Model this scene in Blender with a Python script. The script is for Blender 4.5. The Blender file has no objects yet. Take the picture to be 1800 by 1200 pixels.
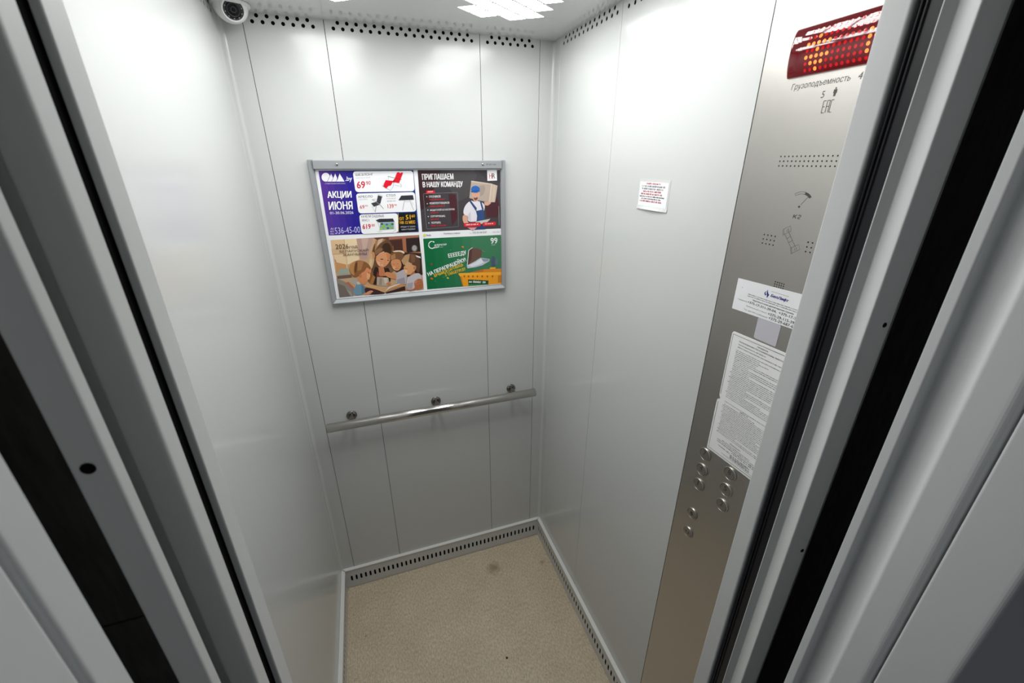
import bpy, math, random
from mathutils import Vector, Matrix
from mathutils.geometry import tessellate_polygon
S = bpy.context.scene
COL = S.collection
PI = math.pi

# ------------------------------------------------------------------ camera
cam_d = bpy.data.cameras.new('camera')
cam = bpy.data.objects.new('camera', cam_d); COL.objects.link(cam)
cam_d.sensor_fit = 'HORIZONTAL'; cam_d.sensor_width = 36.0
cam_d.lens = 739.03 / 1800 * 36.0
cam_d.clip_start = 0.01; cam_d.clip_end = 50
yaw, pitch, roll = 0.3313, 0.4017, 0.0005
fwd = Vector((math.sin(yaw) * math.cos(pitch), math.cos(yaw) * math.cos(pitch), -math.sin(pitch)))
right = Vector((math.cos(yaw), -math.sin(yaw), 0)); up = right.cross(fwd)
r2 = math.cos(roll) * right + math.sin(roll) * up; u2 = -math.sin(roll) * right + math.cos(roll) * up
CAM = Vector((-0.6512, -1.4731, 1.7441))
m = Matrix((r2, u2, -fwd)).transposed().to_4x4(); m.translation = CAM
cam.matrix_world = m
cam_d.dof.use_dof = True; cam_d.dof.focus_distance = 1.05; cam_d.dof.aperture_fstop = 8.0
S.camera = cam

# ------------------------------------------------------------------ world, exposure
LAMP = 16.8           # strength of the ceiling light cells
w = bpy.data.worlds.new('world'); S.world = w; w.use_nodes = True
w.node_tree.nodes['Background'].inputs[0].default_value = (0.80, 0.86, 0.95, 1)
w.node_tree.nodes['Background'].inputs[1].default_value = 0.066
vs = S.view_settings
S.display_settings.display_device = 'sRGB'
vs.view_transform = 'Standard'; vs.look = 'None'; vs.exposure = 0.0; vs.gamma = 1.0
try: vs.use_curve_mapping = False
except Exception: pass
S.cycles.use_denoising = True
S.cycles.max_bounces = 16; S.cycles.diffuse_bounces = 10; S.cycles.glossy_bounces = 8
S.cycles.sample_clamp_indirect = 8.0; S.cycles.caustics_reflective = True

# ------------------------------------------------------------------ materials
def lin(c):
    c /= 255.0
    return c / 12.92 if c <= 0.04045 else ((c + 0.055) / 1.055) ** 2.4
def hexlin(h, k=0.92):
    return tuple(lin(int(h[i:i + 2], 16)) * k for i in (0, 2, 4)) + (1.0,)
def mat(name, col, rough=0.5, metal=0.0, spec=0.5, emit=None, es=0.0, coat=0.0):
    mt = bpy.data.materials.new(name); mt.use_nodes = True
    b = mt.node_tree.nodes['Principled BSDF']
    b.inputs['Base Color'].default_value = (*col[:3], 1); b.inputs['Roughness'].default_value = rough
    b.inputs['Metallic'].default_value = metal; b.inputs['Specular IOR Level'].default_value = spec
    if emit: b.inputs['Emission Color'].default_value = (*emit, 1); b.inputs['Emission Strength'].default_value = es
    if coat: b.inputs['Coat Weight'].default_value = coat; b.inputs['Coat Roughness'].default_value = 0.05
    return mt
def nodes(mt): return mt.node_tree.nodes, mt.node_tree.links, mt.node_tree.nodes['Principled BSDF']
def noise_bump(mt, scale, strength, dist=0.001, stretch=None, rough=None):
    N, Lk, b = nodes(mt)
    tc = N.new('ShaderNodeTexCoord'); src = tc.outputs['Object']
    if stretch:
        mp = N.new('ShaderNodeMapping'); mp.inputs['Scale'].default_value = stretch; Lk.new(src, mp.inputs[0]); src = mp.outputs[0]
    n = N.new('ShaderNodeTexNoise'); n.inputs['Scale'].default_value = scale; n.inputs['Detail'].default_value = 3; Lk.new(src, n.inputs['Vector'])
    if strength:
        bp = N.new('ShaderNodeBump'); bp.inputs['Strength'].default_value = strength; bp.inputs['Distance'].default_value = dist
        Lk.new(n.outputs['Fac'], bp.inputs['Height']); Lk.new(bp.outputs[0], b.inputs['Normal'])
    if rough:
        mr = N.new('ShaderNodeMapRange'); mr.inputs['To Min'].default_value = rough[0]; mr.inputs['To Max'].default_value = rough[1]
        Lk.new(n.outputs['Fac'], mr.inputs['Value']); Lk.new(mr.outputs[0], b.inputs['Roughness'])
    return mt
STEEL = noise_bump(mat('painted_steel', (0.560, 0.571, 0.565), 0.185, spec=0.42), 1.6, 0.02, 0.003)
FRAMEP = noise_bump(mat('painted_frame_steel', (0.61, 0.622, 0.62), 0.42), 6, 0.05, 0.002, None, (0.36, 0.48))
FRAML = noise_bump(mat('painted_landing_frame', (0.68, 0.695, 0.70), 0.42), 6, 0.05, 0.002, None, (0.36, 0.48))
CEIL = noise_bump(mat('painted_ceiling', (0.66, 0.665, 0.66), 0.05, spec=0.3), 1.5, 0.004, 0.002)
LEDGE = mat('painted_skirting', (0.74, 0.74, 0.71), 0.4)
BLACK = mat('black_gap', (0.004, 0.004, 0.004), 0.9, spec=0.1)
RUBBER = mat('black_rubber', (0.008, 0.008, 0.011), 0.38, spec=0.25)
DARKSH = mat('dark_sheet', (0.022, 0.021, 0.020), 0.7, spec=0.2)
ALU = noise_bump(mat('satin_aluminium', (0.30, 0.315, 0.33), 0.48, 0.15), 30, 0.0, 0.001, (1, 1, 40), (0.44, 0.52))
CHROME = noise_bump(mat('polished_steel', (0.56, 0.54, 0.515), 0.16, 1.0), 20, 0.0, 0.001, (1, 30, 30), (0.11, 0.20))
DCHROME = mat('dark_polished_steel', (0.24, 0.225, 0.205), 0.18, 1.0)
INOX = noise_bump(mat('brushed_stainless', (0.52, 0.50, 0.47), 0.33, 1.0), 9, 0.05, 0.0006, (1, 60, 1.2), (0.28, 0.38))
BTN = mat('button_steel', (0.50, 0.48, 0.44), 0.28, 1.0)
ENGR = mat('engraved_grey', (0.055, 0.052, 0.05), 0.6)
WPLAST = mat('white_plastic', (0.78, 0.78, 0.77), 0.32)
LENSB = mat('black_lens', (0.006, 0.006, 0.008), 0.08, coat=0.5)
LENSG = mat('dark_grey_ring', (0.03, 0.03, 0.034), 0.25)
IRLED = mat('clear_led', (0.22, 0.22, 0.24), 0.15)
PAPER = mat('white_paper', (0.80, 0.80, 0.82), 0.45)
PAPERM = mat('notice_paper', (0.80, 0.80, 0.795), 0.5)
LAMIN = mat('clear_film_edge', (0.60, 0.61, 0.605), 0.15)
LILAC = mat('translucent_grey_plastic', (0.50, 0.49, 0.54), 0.35)
REDLENS = mat('dark_red_lens', (0.035, 0.002, 0.004), 0.05, spec=0.5, emit=(0.5, 0.004, 0.010), es=0.20, coat=0.3)
LEDON = mat('lit_led', (0.3, 0.05, 0.01), 0.05, spec=0.5, emit=(1.0, 0.20, 0.035), es=2.2, coat=0.3)
LEDOFF = mat('dim_led', (0.12, 0.0, 0.0), 0.05, spec=0.5, emit=(0.7, 0.004, 0.012), es=0.75, coat=0.3)
CELL = mat('light_cell', (0.9, 0.9, 0.9), 0.5, emit=(0.99, 1.0, 0.988), es=LAMP)
INK = mat('printed_ink', (1, 1, 1), 0.32)
_N, _L, _b = nodes(INK); _a = _N.new('ShaderNodeVertexColor'); _a.layer_name = 'ink'; _L.new(_a.outputs[0], _b.inputs['Base Color'])
CRUMB = noise_bump(mat('dark_dirt', (0.035, 0.022, 0.014), 0.9), 300, 0.6, 0.001)

# speckled beige linoleum
FLOOR = mat('speckled_linoleum', (0.4, 0.33, 0.25), 0.5)
def build_floor_mat():
    N, Lk, b = nodes(FLOOR)
    tc = N.new('ShaderNodeTexCoord')
    def noise(scale, detail=2, rough=0.5, stretch=None):
        n = N.new('ShaderNodeTexNoise'); n.inputs['Scale'].default_value = scale; n.inputs['Detail'].default_value = detail; n.inputs['Roughness'].default_value = rough
        if stretch:
            mp = N.new('ShaderNodeMapping'); mp.inputs['Scale'].default_value = stretch; Lk.new(tc.outputs['Object'], mp.inputs[0]); Lk.new(mp.outputs[0], n.inputs['Vector'])
        else: Lk.new(tc.outputs['Object'], n.inputs['Vector'])
        return n.outputs['Fac']
    def ramp(src, a, b_, ca, cb):
        r = N.new('ShaderNodeValToRGB'); r.color_ramp.elements[0].position = a; r.color_ramp.elements[1].position = b_
        r.color_ramp.elements[0].color = ca; r.color_ramp.elements[1].color = cb; Lk.new(src, r.inputs[0]); return r.outputs[0]
    def mix(f, a, c, mode='MIX'):
        x = N.new('ShaderNodeMix'); x.data_type = 'RGBA'; x.blend_type = mode
        if isinstance(f, float): x.inputs[0].default_value = f
        else: Lk.new(f, x.inputs[0])
        for s, v in ((6, a), (7, c)):
            if isinstance(v, tuple): x.inputs[s].default_value = v
            else: Lk.new(v, x.inputs[s])
        return x.outputs[2]
    base = ramp(noise(190, 4, 0.7, (1, 0.45, 1)), 0.36, 0.64, (0.46, 0.375, 0.265, 1), (0.70, 0.60, 0.465, 1))
    light = ramp(noise(330, 1), 0.66, 0.72, (0, 0, 0, 1), (1, 1, 1, 1))
    base = mix(light, base, (0.80, 0.72, 0.60, 1))
    dark = ramp(noise(150, 2), 0.26, 0.31, (1, 1, 1, 1), (0, 0, 0, 1))
    base = mix(dark, base, (0.22, 0.16, 0.10, 1))
    big = ramp(noise(7, 3), 0.35, 0.7, (0.90, 0.89, 0.86, 1), (1.0, 1.0, 1.0, 1))
    base = mix(1.0, base, big, 'MULTIPLY')
    # worn stains with a shape of their own
    spots = ramp(noise(38, 2), 0.75, 0.79, (0, 0, 0, 1), (1, 1, 1, 1))
    base = mix(spots, base, (0.20, 0.14, 0.085, 1))
    def stain(cx, cy, r, amt, colr):
        nonlocal base
        mp = N.new('ShaderNodeMapping'); mp.inputs['Location'].default_value = (-cx / r, -cy / r, 0); mp.inputs['Scale'].default_value = (1 / r, 1 / r, 1)
        Lk.new(tc.outputs['Object'], mp.inputs[0])
        vv = N.new('ShaderNodeVectorMath'); vv.operation = 'LENGTH'; Lk.new(mp.outputs[0], vv.inputs[0])
        ad = N.new('ShaderNodeMath'); ad.operation = 'ADD'; Lk.new(vv.outputs['Value'], ad.inputs[0]); 
        mm = N.new('ShaderNodeMath'); mm.operation = 'MULTIPLY'; Lk.new(noise(60, 4, 0.7), mm.inputs[0]); mm.inputs[1].default_value = 1.6; Lk.new(mm.outputs[0], ad.inputs[1])
        rr = ramp(ad.outputs[0], 1.15, 1.75, (amt, amt, amt, 1), (0, 0, 0, 1))
        r = rr.node; r.color_ramp.elements[0].position = 0.0
        dv = N.new('ShaderNodeMath'); dv.operation = 'MULTIPLY'; dv.inputs[1].default_value = 0.5; Lk.new(ad.outputs[0], dv.inputs[0]); Lk.new(dv.outputs[0], r.inputs[0])
        r.color_ramp.elements[0].position = 0.50; r.color_ramp.elements[1].position = 0.85
        base = mix(rr, base, colr)
    stain(-0.277, -0.125, 0.045, 0.75, (0.25, 0.19, 0.115, 1))
    stain(-0.05, -0.17, 0.02, 0.5, (0.22, 0.17, 0.12, 1))
    Lk.new(base, b.inputs['Base Color'])
    bp = N.new('ShaderNodeBump'); bp.inputs['Strength'].default_value = 0.25; bp.inputs['Distance'].default_value = 0.0008
    Lk.new(noise(260, 3), bp.inputs['Height']); Lk.new(bp.outputs[0], b.inputs['Normal'])
build_floor_mat()

# dark rough sheet seen in the door gap: faint ribs
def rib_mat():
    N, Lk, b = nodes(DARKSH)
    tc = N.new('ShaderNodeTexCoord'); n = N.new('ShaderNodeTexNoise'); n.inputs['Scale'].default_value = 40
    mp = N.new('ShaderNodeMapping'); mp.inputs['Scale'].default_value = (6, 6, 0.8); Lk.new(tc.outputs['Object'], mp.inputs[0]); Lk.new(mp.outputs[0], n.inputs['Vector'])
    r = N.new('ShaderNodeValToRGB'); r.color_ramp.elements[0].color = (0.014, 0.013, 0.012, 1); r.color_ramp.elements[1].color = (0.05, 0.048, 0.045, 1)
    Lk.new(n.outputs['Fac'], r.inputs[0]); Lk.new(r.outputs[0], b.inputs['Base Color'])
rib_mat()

# ------------------------------------------------------------------ mesh builder
class MB:
    def __init__(s): s.v = []; s.f = []; s.mi = []; s.c = []; s.mats = []; s.sm = []
    def _m(s, m):
        if m not in s.mats: s.mats.append(m)
        return s.mats.index(m)
    def face(s, pts, m, col=None, smooth=False):
        i = len(s.v); s.v += [tuple(p) for p in pts]; s.f.append(tuple(range(i, i + len(pts)))); s.mi.append(s._m(m)); s.c.append(col); s.sm.append(smooth)
    def mesh(s, verts, faces, m, smooth=False, col=None):
        i = len(s.v); s.v += [tuple(p) for p in verts]; k = s._m(m)
        for f in faces: s.f.append(tuple(i + q for q in f)); s.mi.append(k); s.c.append(col); s.sm.append(smooth)
    def box(s, a, b, m):
        x0, y0, z0 = a; x1, y1, z1 = b
        V = [(x0, y0, z0), (x1, y0, z0), (x1, y1, z0), (x0, y1, z0), (x0, y0, z1), (x1, y0, z1), (x1, y1, z1), (x0, y1, z1)]
        s.mesh(V, [(3, 2, 1, 0), (4, 5, 6, 7), (0, 1, 5, 4), (1, 2, 6, 5), (2, 3, 7, 6), (3, 0, 4, 7)], m)
    def prism(s, prof, z0, z1, m, smooth=False):
        smooth = False
        n = len(prof); V = [(x, y, z0) for x, y in prof] + [(x, y, z1) for x, y in prof]
        area = sum(prof[i][0] * prof[(i + 1) % n][1] - prof[(i + 1) % n][0] * prof[i][1] for i in range(n))
        F = [(i, (i + 1) % n, n + (i + 1) % n, n + i) if area > 0 else (n + i, n + (i + 1) % n, (i + 1) % n, i) for i in range(n)]
        s.mesh(V, F, m, smooth)
        tri = tessellate_polygon([[Vector((x, y, 0)) for x, y in prof]])
        s.mesh(V, [tuple(t) for t in tri] + [tuple(n + q for q in reversed(t)) for t in tri], m)
    def tube(s, p, q, r, m, n=24, r1=None, caps=True):
        p = Vector(p); q = Vector(q); d = (q - p).normalized(); a = d.orthogonal().normalized(); b = d.cross(a); r1 = r if r1 is None else r1
        V = [p + (a * math.cos(2 * PI * i / n) + b * math.sin(2 * PI * i / n)) * r for i in range(n)] + [q + (a * math.cos(2 * PI * i / n) + b * math.sin(2 * PI * i / n)) * r1 for i in range(n)]
        s.mesh(V, [(i, (i + 1) % n, n + (i + 1) % n, n + i) for i in range(n)], m, True)
        if caps: s.face(V[n - 1::-1] if False else list(reversed(V[:n])), m); s.face(V[n:], m)
    def lathe(s, o, axis, prof, m, n=32, smooth=True):
        o = Vector(o); d = Vector(axis).normalized(); a = d.orthogonal().normalized(); b = d.cross(a); V = []; F = []
        for (r, h) in prof:
            for i in range(n): V.append(o + d * h + (a * math.cos(2 * PI * i / n) + b * math.sin(2 * PI * i / n)) * max(r, 1e-5))
        for k in range(len(prof) - 1):
            for i in range(n): F.append((k * n + i, k * n + (i + 1) % n, (k + 1) * n + (i + 1) % n, (k + 1) * n + i))
        s.mesh(V, F, m, smooth)
    def build(s, name, parent=None, bevel=0, **props):
        me = bpy.data.meshes.new(name); me.from_pydata(s.v, [], s.f)
        for m in s.mats: me.materials.append(m)
        me.polygons.foreach_set('material_index', s.mi); me.polygons.foreach_set('use_smooth', s.sm)
        if any(c is not None for c in s.c):
            ca = me.color_attributes.new('ink', 'FLOAT_COLOR', 'CORNER'); k = 0
            for p, c in zip(me.polygons, s.c):
                for _ in p.loop_indices: ca.data[k].color = c or (1, 1, 1, 1); k += 1
        me.update()
        o = bpy.data.objects.new(name, me); COL.objects.link(o)
        if parent:
            o.parent = parent; o.matrix_parent_inverse = parent.matrix_basis.inverted()
        if bevel:
            b = o.modifiers.new('bevel', 'BEVEL'); b.width = bevel; b.segments = 2; b.limit_method = 'ANGLE'; b.angle_limit = 0.7
        for k, v in props.items(): o[k] = v
        return o
def thing(name, loc, label, category, group=None):
    o = bpy.data.objects.new(name, None); COL.objects.link(o); o.location = loc; o.empty_display_size = 0.05
    o['label'] = label; o['category'] = category
    if group: o['group'] = group
    return o
def rounded(prof, radii, n=7):
    out = []; L = len(prof)
    for i, p in enumerate(prof):
        r = radii[i]
        if not r: out.append(p); continue
        P = Vector(p); A = Vector(prof[i - 1]) - P; B = Vector(prof[(i + 1) % L]) - P
        r_ = min(r, A.length * 0.49, B.length * 0.49); a = P + A.normalized() * r_; b = P + B.normalized() * r_
        for k in range(n + 1):
            t = k / n; q = a * (1 - t) ** 2 + P * 2 * t * (1 - t) + b * t * t; out.append((q.x, q.y))
    return out
# ---- flat writing and drawing on a plane: fn(u, v, lift) -> point
_font = bpy.data.curves.new('lettering', 'FONT'); _fo = bpy.data.objects.new('lettering', _font)
_cache = {}
def inside(p, L):
    c = False; n = len(L)
    for i in range(n):
        (x0, y0), (x1, y1) = L[i - 1], L[i]
        if (y0 > p[1]) != (y1 > p[1]) and p[0] < (x1 - x0) * (p[1] - y0) / (y1 - y0) + x0: c = not c
    return c
def uncross(L):
    """split a self-crossing outline into simple loops"""
    n = len(L); cuts = [[] for _ in L]; pairs = []
    for i in range(n):
        ax, ay = L[i]; bx, by = L[(i + 1) % n]
        for j in range(i + 2, n):
            if i == 0 and j == n - 1: continue
            cx, cy = L[j]; dx, dy = L[(j + 1) % n]; den = (bx - ax) * (dy - cy) - (by - ay) * (dx - cx)
            if abs(den) < 1e-12: continue
            t = ((cx - ax) * (dy - cy) - (cy - ay) * (dx - cx)) / den; u = ((cx - ax) * (by - ay) - (cy - ay) * (bx - ax)) / den
            if 1e-6 < t < 1 - 1e-6 and 1e-6 < u < 1 - 1e-6:
                p = (ax + t * (bx - ax), ay + t * (by - ay)); cuts[i].append((t, len(pairs), p)); cuts[j].append((u, len(pairs), p)); pairs.append([])
    if not pairs: return [L]
    N = []
    for i in range(n):
        N.append(L[i])
        for t, k, p in sorted(cuts[i]): pairs[k].append(len(N)); N.append(p)
    nxt = [(i + 1) % len(N) for i in range(len(N))]
    for p, q in pairs: nxt[p], nxt[q] = nxt[q], nxt[p]
    out = []; seen = set()
    for s_ in range(len(N)):
        if s_ in seen: continue
        lp = []; c = s_
        while c not in seen: seen.add(c); lp.append(N[c]); c = nxt[c]
        if len(lp) > 2: out.append(lp)
    return out
def glyphs(s, bold, res):
    """outlines of the lettering, filled contour by contour"""
    key = (s, bold, res)
    if key not in _cache:
        _font.body = s; _font.offset = bold; _font.resolution_u = res; _font.fill_mode = 'NONE'
        me = _fo.to_mesh(); P = [(v.co.x, v.co.y) for v in me.vertices]; nb = {}
        for e_ in me.edges:
            p, q = e_.vertices; nb.setdefault(p, []).append(q); nb.setdefault(q, []).append(p)
        _fo.to_mesh_clear()
        loops = []; seen = set()
        for v in nb:
            if v in seen: continue
            lp = [v]; seen.add(v); cur = v
            while True:
                nx = [q for q in nb[cur] if q not in seen]
                if not nx: break
                cur = nx[0]; seen.add(cur); lp.append(cur)
            pts = []
            for k in lp:
                if not pts or (abs(P[k][0] - pts[-1][0]) + abs(P[k][1] - pts[-1][1])) > 1e-5: pts.append(P[k])
            if len(pts) > 2: loops += uncross(pts)
        ar = [sum(l[i - 1][0] * l[i][1] - l[i][0] * l[i - 1][1] for i in range(len(l))) / 2 for l in loops]
        own = {}; hole = {}
        for i, l in enumerate(loops):
            c = [o for o in range(len(loops)) if o != i and abs(ar[o]) > abs(ar[i]) and all(inside(p, loops[o]) and inside(((p[0] + l[k - 1][0]) / 2, (p[1] + l[k - 1][1]) / 2), loops[o]) for k, p in enumerate(l))]
            o = min(c, key=lambda o: abs(ar[o])) if c else None
            if c and ar[o] * ar[i] < 0: hole[i] = o
            elif not c: own[i] = []
        for h, o in hole.items():
            if o in own: own[o].append(h)
        V = []; F = []; K = []
        for k, o in enumerate(own):
            ls = [loops[o]] + [loops[h] for h in own[o]]; base = len(V); V += [p for l in ls for p in l]; K += [k % 2] * (len(V) - base)
            F += [tuple(base + q for q in t) for t in tessellate_polygon([[Vector((x, y, 0)) for x, y in l] for l in ls])]
        x0 = min(p[0] for p in V); x1 = max(p[0] for p in V); y0 = min(p[1] for p in V); y1 = max(p[1] for p in V)
        _cache[key] = ([((x - x0) / (x1 - x0), (y - y0) / (y1 - y0), k * 8e-6) for (x, y), k in zip(V, K)], F)
    return _cache[key]
def text_aff(mb, fn, s, bl, br, tl, lift, m, col=None, bold=0.0, res=2):
    V, F = glyphs(s, 0.0, res)
    hb = math.hypot(tl[0] - bl[0], tl[1] - bl[1]); wb_ = math.hypot(br[0] - bl[0], br[1] - bl[1]); sv = bold * 0.4; su = bold * hb / wb_
    if bold:                                        # heavier lettering: the same shapes laid nine times, a hair apart
        for n_, (i, j) in enumerate([(p, q) for p in (-1, 0, 1) for q in (-1, 0, 1)]):
            P = [fn(*[bl[q] + (su + (1 - 2 * su) * a + i * su) * (br[q] - bl[q]) + (sv + (1 - 2 * sv) * b + j * sv) * (tl[q] - bl[q]) for q in (0, 1)], lift + k + n_ * 1.2e-6) for a, b, k in V]
            mb.mesh(P, F, m, False, col)
        return
    P = [fn(bl[0] + a * (br[0] - bl[0]) + b * (tl[0] - bl[0]), bl[1] + a * (br[1] - bl[1]) + b * (tl[1] - bl[1]), lift + k) for a, b, k in V]
    mb.mesh(P, F, m, False, col)
def text(mb, fn, s, u0, u1, v0, v1, lift, m, shear=0.0, **k):
    text_aff(mb, fn, s, (u0, v0), (u1, v0), (u0 + shear * (v1 - v0), v1), lift, m, **k)
def poly(mb, fn, pts, lift, m, col=None):
    tri = tessellate_polygon([[Vector((x, y, 0)) for x, y in pts]])
    mb.mesh([fn(x, y, lift) for x, y in pts], [tuple(t) for t in tri], m, False, col)
def stroke(mb, fn, pts, wd, lift, m, col=None):
    P = [Vector(p) for p in pts]; Lf = []; Rt = []
    closed = (P[0] - P[-1]).length < 1e-9
    for i, p in enumerate(P):
        a = P[i - 1] if i else (P[-2] if closed else p); b = P[i + 1] if i < len(P) - 1 else (P[1] if closed else p)
        d = (b - a)
        if d.length < 1e-9: d = Vector((1, 0))
        d.normalize(); n = Vector((-d.y, d.x)) * wd / 2; Lf.append(p + n); Rt.append(p - n)
    mb.mesh([fn(q.x, q.y, lift) for q in Lf + Rt], [(i, i + 1, len(P) + i + 1, len(P) + i) for i in range(len(P) - 1)], m, False, col)
def disc(mb, fn, u, v, r, lift, m, n=14, rv=None, col=None):
    rv = rv or r
    mb.face([fn(u + r * math.cos(2 * PI * i / n), v + rv * math.sin(2 * PI * i / n), lift) for i in range(n)], m, col)
def rect(mb, fn, u0, u1, v0, v1, lift, m, col=None):
    mb.face([fn(u0, v0, lift), fn(u1, v0, lift), fn(u1, v1, lift), fn(u0, v1, lift)], m, col)
def words(mb, fn, u0, u1, v, h, lift, m, rnd, col=None, dens=0.72):
    """a line of print too small to read: letter-sized marks in words"""
    u = u0
    while u < u1:
        for _ in range(rnd.randint(2, 9)):
            wl = h * rnd.uniform(0.35, 0.62)
            if u + wl > u1: return
            if rnd.random() < dens: rect(mb, fn, u, u + wl * 0.72, v, v + h * rnd.choice((0.75, 0.8, 1.0)), lift, m, col)
            else: rect(mb, fn, u, u + wl * 0.3, v, v + h * 0.9, lift, m, col)
            u += wl
        u += h * 0.5
# planes of the cab (lift > 0 goes into the cab)
XL = -0.932; HC = 2.10; YF = -1.08
def backp(u, v, d): return (u, -d, v)
def rightp(u, v, d): return (-d, -u, v)           # u = -y
def leftp(u, v, d): return (XL + d, -u, v)

# ---- sheet panel with real punched holes
def holed(mb, fn, u0, u1, v0, v1, rows, m, t=0.0015, lift=0.0):
    """rows: list of (centres_u, v_centre, ru, rv, power); bands are cut half way between the rows"""
    rows = sorted(rows, key=lambda r: r[1])
    def q(a, b, c, d): mb.face([fn(a, c, lift), fn(b, c, lift), fn(b, d, lift), fn(a, d, lift)], m)
    if not rows: q(u0, u1, v0, v1)
    else:
        cuts = [rows[0][1] - rows[0][3] * 1.5] + [(rows[i][1] + rows[i + 1][1]) / 2 for i in range(len(rows) - 1)] + [min(v1, rows[-1][1] + rows[-1][3] * 1.5)]
        if cuts[-1] > v1 - 0.002: cuts[-1] = v1
        q(u0, u1, v0, cuts[0])
        if cuts[-1] < v1: q(u0, u1, cuts[-1], v1)
        for k, (cs, vc, ru, rv, pw) in enumerate(rows):
            cs = sorted(c for c in cs if u0 + ru < c < u1 - ru); a0, b0 = cuts[k], cuts[k + 1]
            ed = [u0] + [(cs[i] + cs[i + 1]) / 2 for i in range(len(cs) - 1)] + [u1]
            # keep cells near the hole, fill the long ends with plain quads
            for i, c in enumerate(cs):
                L = max(ed[i], c - 0.03); R = min(ed[i + 1], c + 0.03)
                if L > ed[i] + 1e-6: q(ed[i], L, a0, b0)
                if R < ed[i + 1] - 1e-6: q(R, ed[i + 1], a0, b0)
                ang = [2 * PI * j / 20 for j in range(20)]
                ang += [math.atan2(y - vc, x - c) % (2 * PI) for x, y in ((L, a0), (R, a0), (R, b0), (L, b0))]
                ang = sorted(set(round(x, 6) for x in ang)); O = []; H = []
                for th in ang:
                    cx, sy = math.cos(th), math.sin(th)
                    tx = ((R - c) / cx if cx > 1e-9 else (L - c) / cx if cx < -1e-9 else 1e9); ty = ((b0 - vc) / sy if sy > 1e-9 else (a0 - vc) / sy if sy < -1e-9 else 1e9)
                    tt = min(tx, ty); O.append((c + tt * cx, vc + tt * sy))
                    rr = (abs(cx / ru) ** pw + abs(sy / rv) ** pw) ** (-1 / pw); H.append((c + rr * cx, vc + rr * sy))
                n = len(ang); V = [fn(*p, lift) for p in O] + [fn(*p, lift) for p in H] + [fn(*p, lift - t) for p in H]
                mb.mesh(V, [(j, (j + 1) % n, n + (j + 1) % n, n + j) for j in range(n)] + [(n + j, n + (j + 1) % n, 2 * n + (j + 1) % n, 2 * n + j) for j in range(n)], m)
    for (a, c), (b, d) in (((u0, v0), (u1, v0)), ((u1, v0), (u1, v1)), ((u1, v1), (u0, v1)), ((u0, v1), (u0, v0))):
        mb.face([fn(a, c, lift), fn(b, d, lift), fn(b, d, lift - 0.003), fn(a, c, lift - 0.003)], m)

# ================================================================== the room shell
mb = MB(); mb.box((XL - 0.05, YF - 0.035, -0.05), (0.05, 0.05, 0.0), FLOOR); mb.build('floor', kind='structure')
mb = MB(); mb.box((XL - 0.05, YF, HC), (0.05, 0.05, HC + 0.02), CEIL); mb.build('ceiling', kind='structure')

PIT = 0.0242; RH = 0.0047; Z1, Z2 = 2.0812, 2.0948
def run(a, n, p=PIT): return [a + p * i for i in range(n)]
# back wall: dark carcass behind, three sheet panels, corner angles with the side walls
mb = MB(); mb.box((XL - 0.05, 0.004, 0), (0.05, 0.05, HC), BLACK); wb = mb.build('wall_back', kind='structure')
G = 0.0008
for u0, u1, lo, hi in ((-0.8796, -0.6835, run(-0.8568, 7), run(-0.8448, 6)),
                       (-0.6835, -0.2480, run(-0.6605, 17), run(-0.6485, 16)),
                       (-0.2480, -0.0510, run(-0.2237, 7, 0.0245), run(-0.2103, 6, 0.0245))):
    mb = MB(); holed(mb, backp, u0 + G, u1 - G, 0.0, HC, [(lo, Z1, RH, RH, 2), (hi, Z2, RH, RH, 2)], STEEL); mb.build('wall_panel', wb)
# side walls: return angle at the corner, then panels
YS = 0.392
def side(name, fn, sx, xw):
    mb = MB(); x0, x1 = sorted((xw + sx * 0.004, xw + sx * 0.05)); mb.box((x0, YF, 0), (x1, 0.004, HC), BLACK); w_ = mb.build(name, kind='structure')
    # bent corner angle: return on the back wall, small bend, flange along the side wall
    RET = 0.0503 if sx > 0 else 0.0517
    mb = MB(); pr = [(xw - sx * RET, 0.0), (xw - sx * 0.0105, 0.0)]
    for k in range(1, 6): a = PI / 2 * k / 6; pr.append((xw - sx * (0.010 - 0.010 * math.sin(a)), -0.010 + 0.010 * math.cos(a)))
    pr += [(xw, -0.0105), (xw - sx * 0.0, -0.043), (xw + sx * 0.0012, -0.0445)]
    pr = [(xw - sx * RET, 0.003)] + pr
    for i in range(len(pr) - 1):
        (a, b), (c, d) = pr[i], pr[i + 1]; mb.face([(a, b, 0), (c, d, 0), (c, d, HC), (a, b, HC)], STEEL, smooth=2 < i < 8)
    mb.build('corner_angle', w_)
    g2 = 0.0009 if sx > 0 else 0.0005
    mb = MB(); holed(mb, fn, 0.0448, YS - g2, 0.0, HC, [(run(0.0667, 13, 0.0251), Z1, RH, RH, 2), (run(0.0781, 12, 0.0251), Z2, RH, RH, 2)], STEEL, lift=-0.0004); mb.build('wall_panel', w_)
    end = 0.8412 if sx > 0 else -YF
    mb = MB(); holed(mb, fn, YS + g2, end, 0.0, HC, [(run(0.418, 17, 0.0251), Z1, RH, RH, 2), (run(0.4305, 16, 0.0251), Z2, RH, RH, 2)], STEEL); mb.build('wall_panel', w_)
    return w_
side('wall_right', rightp, 1, 0.0)
side('wall_left', leftp, -1, XL)

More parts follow.
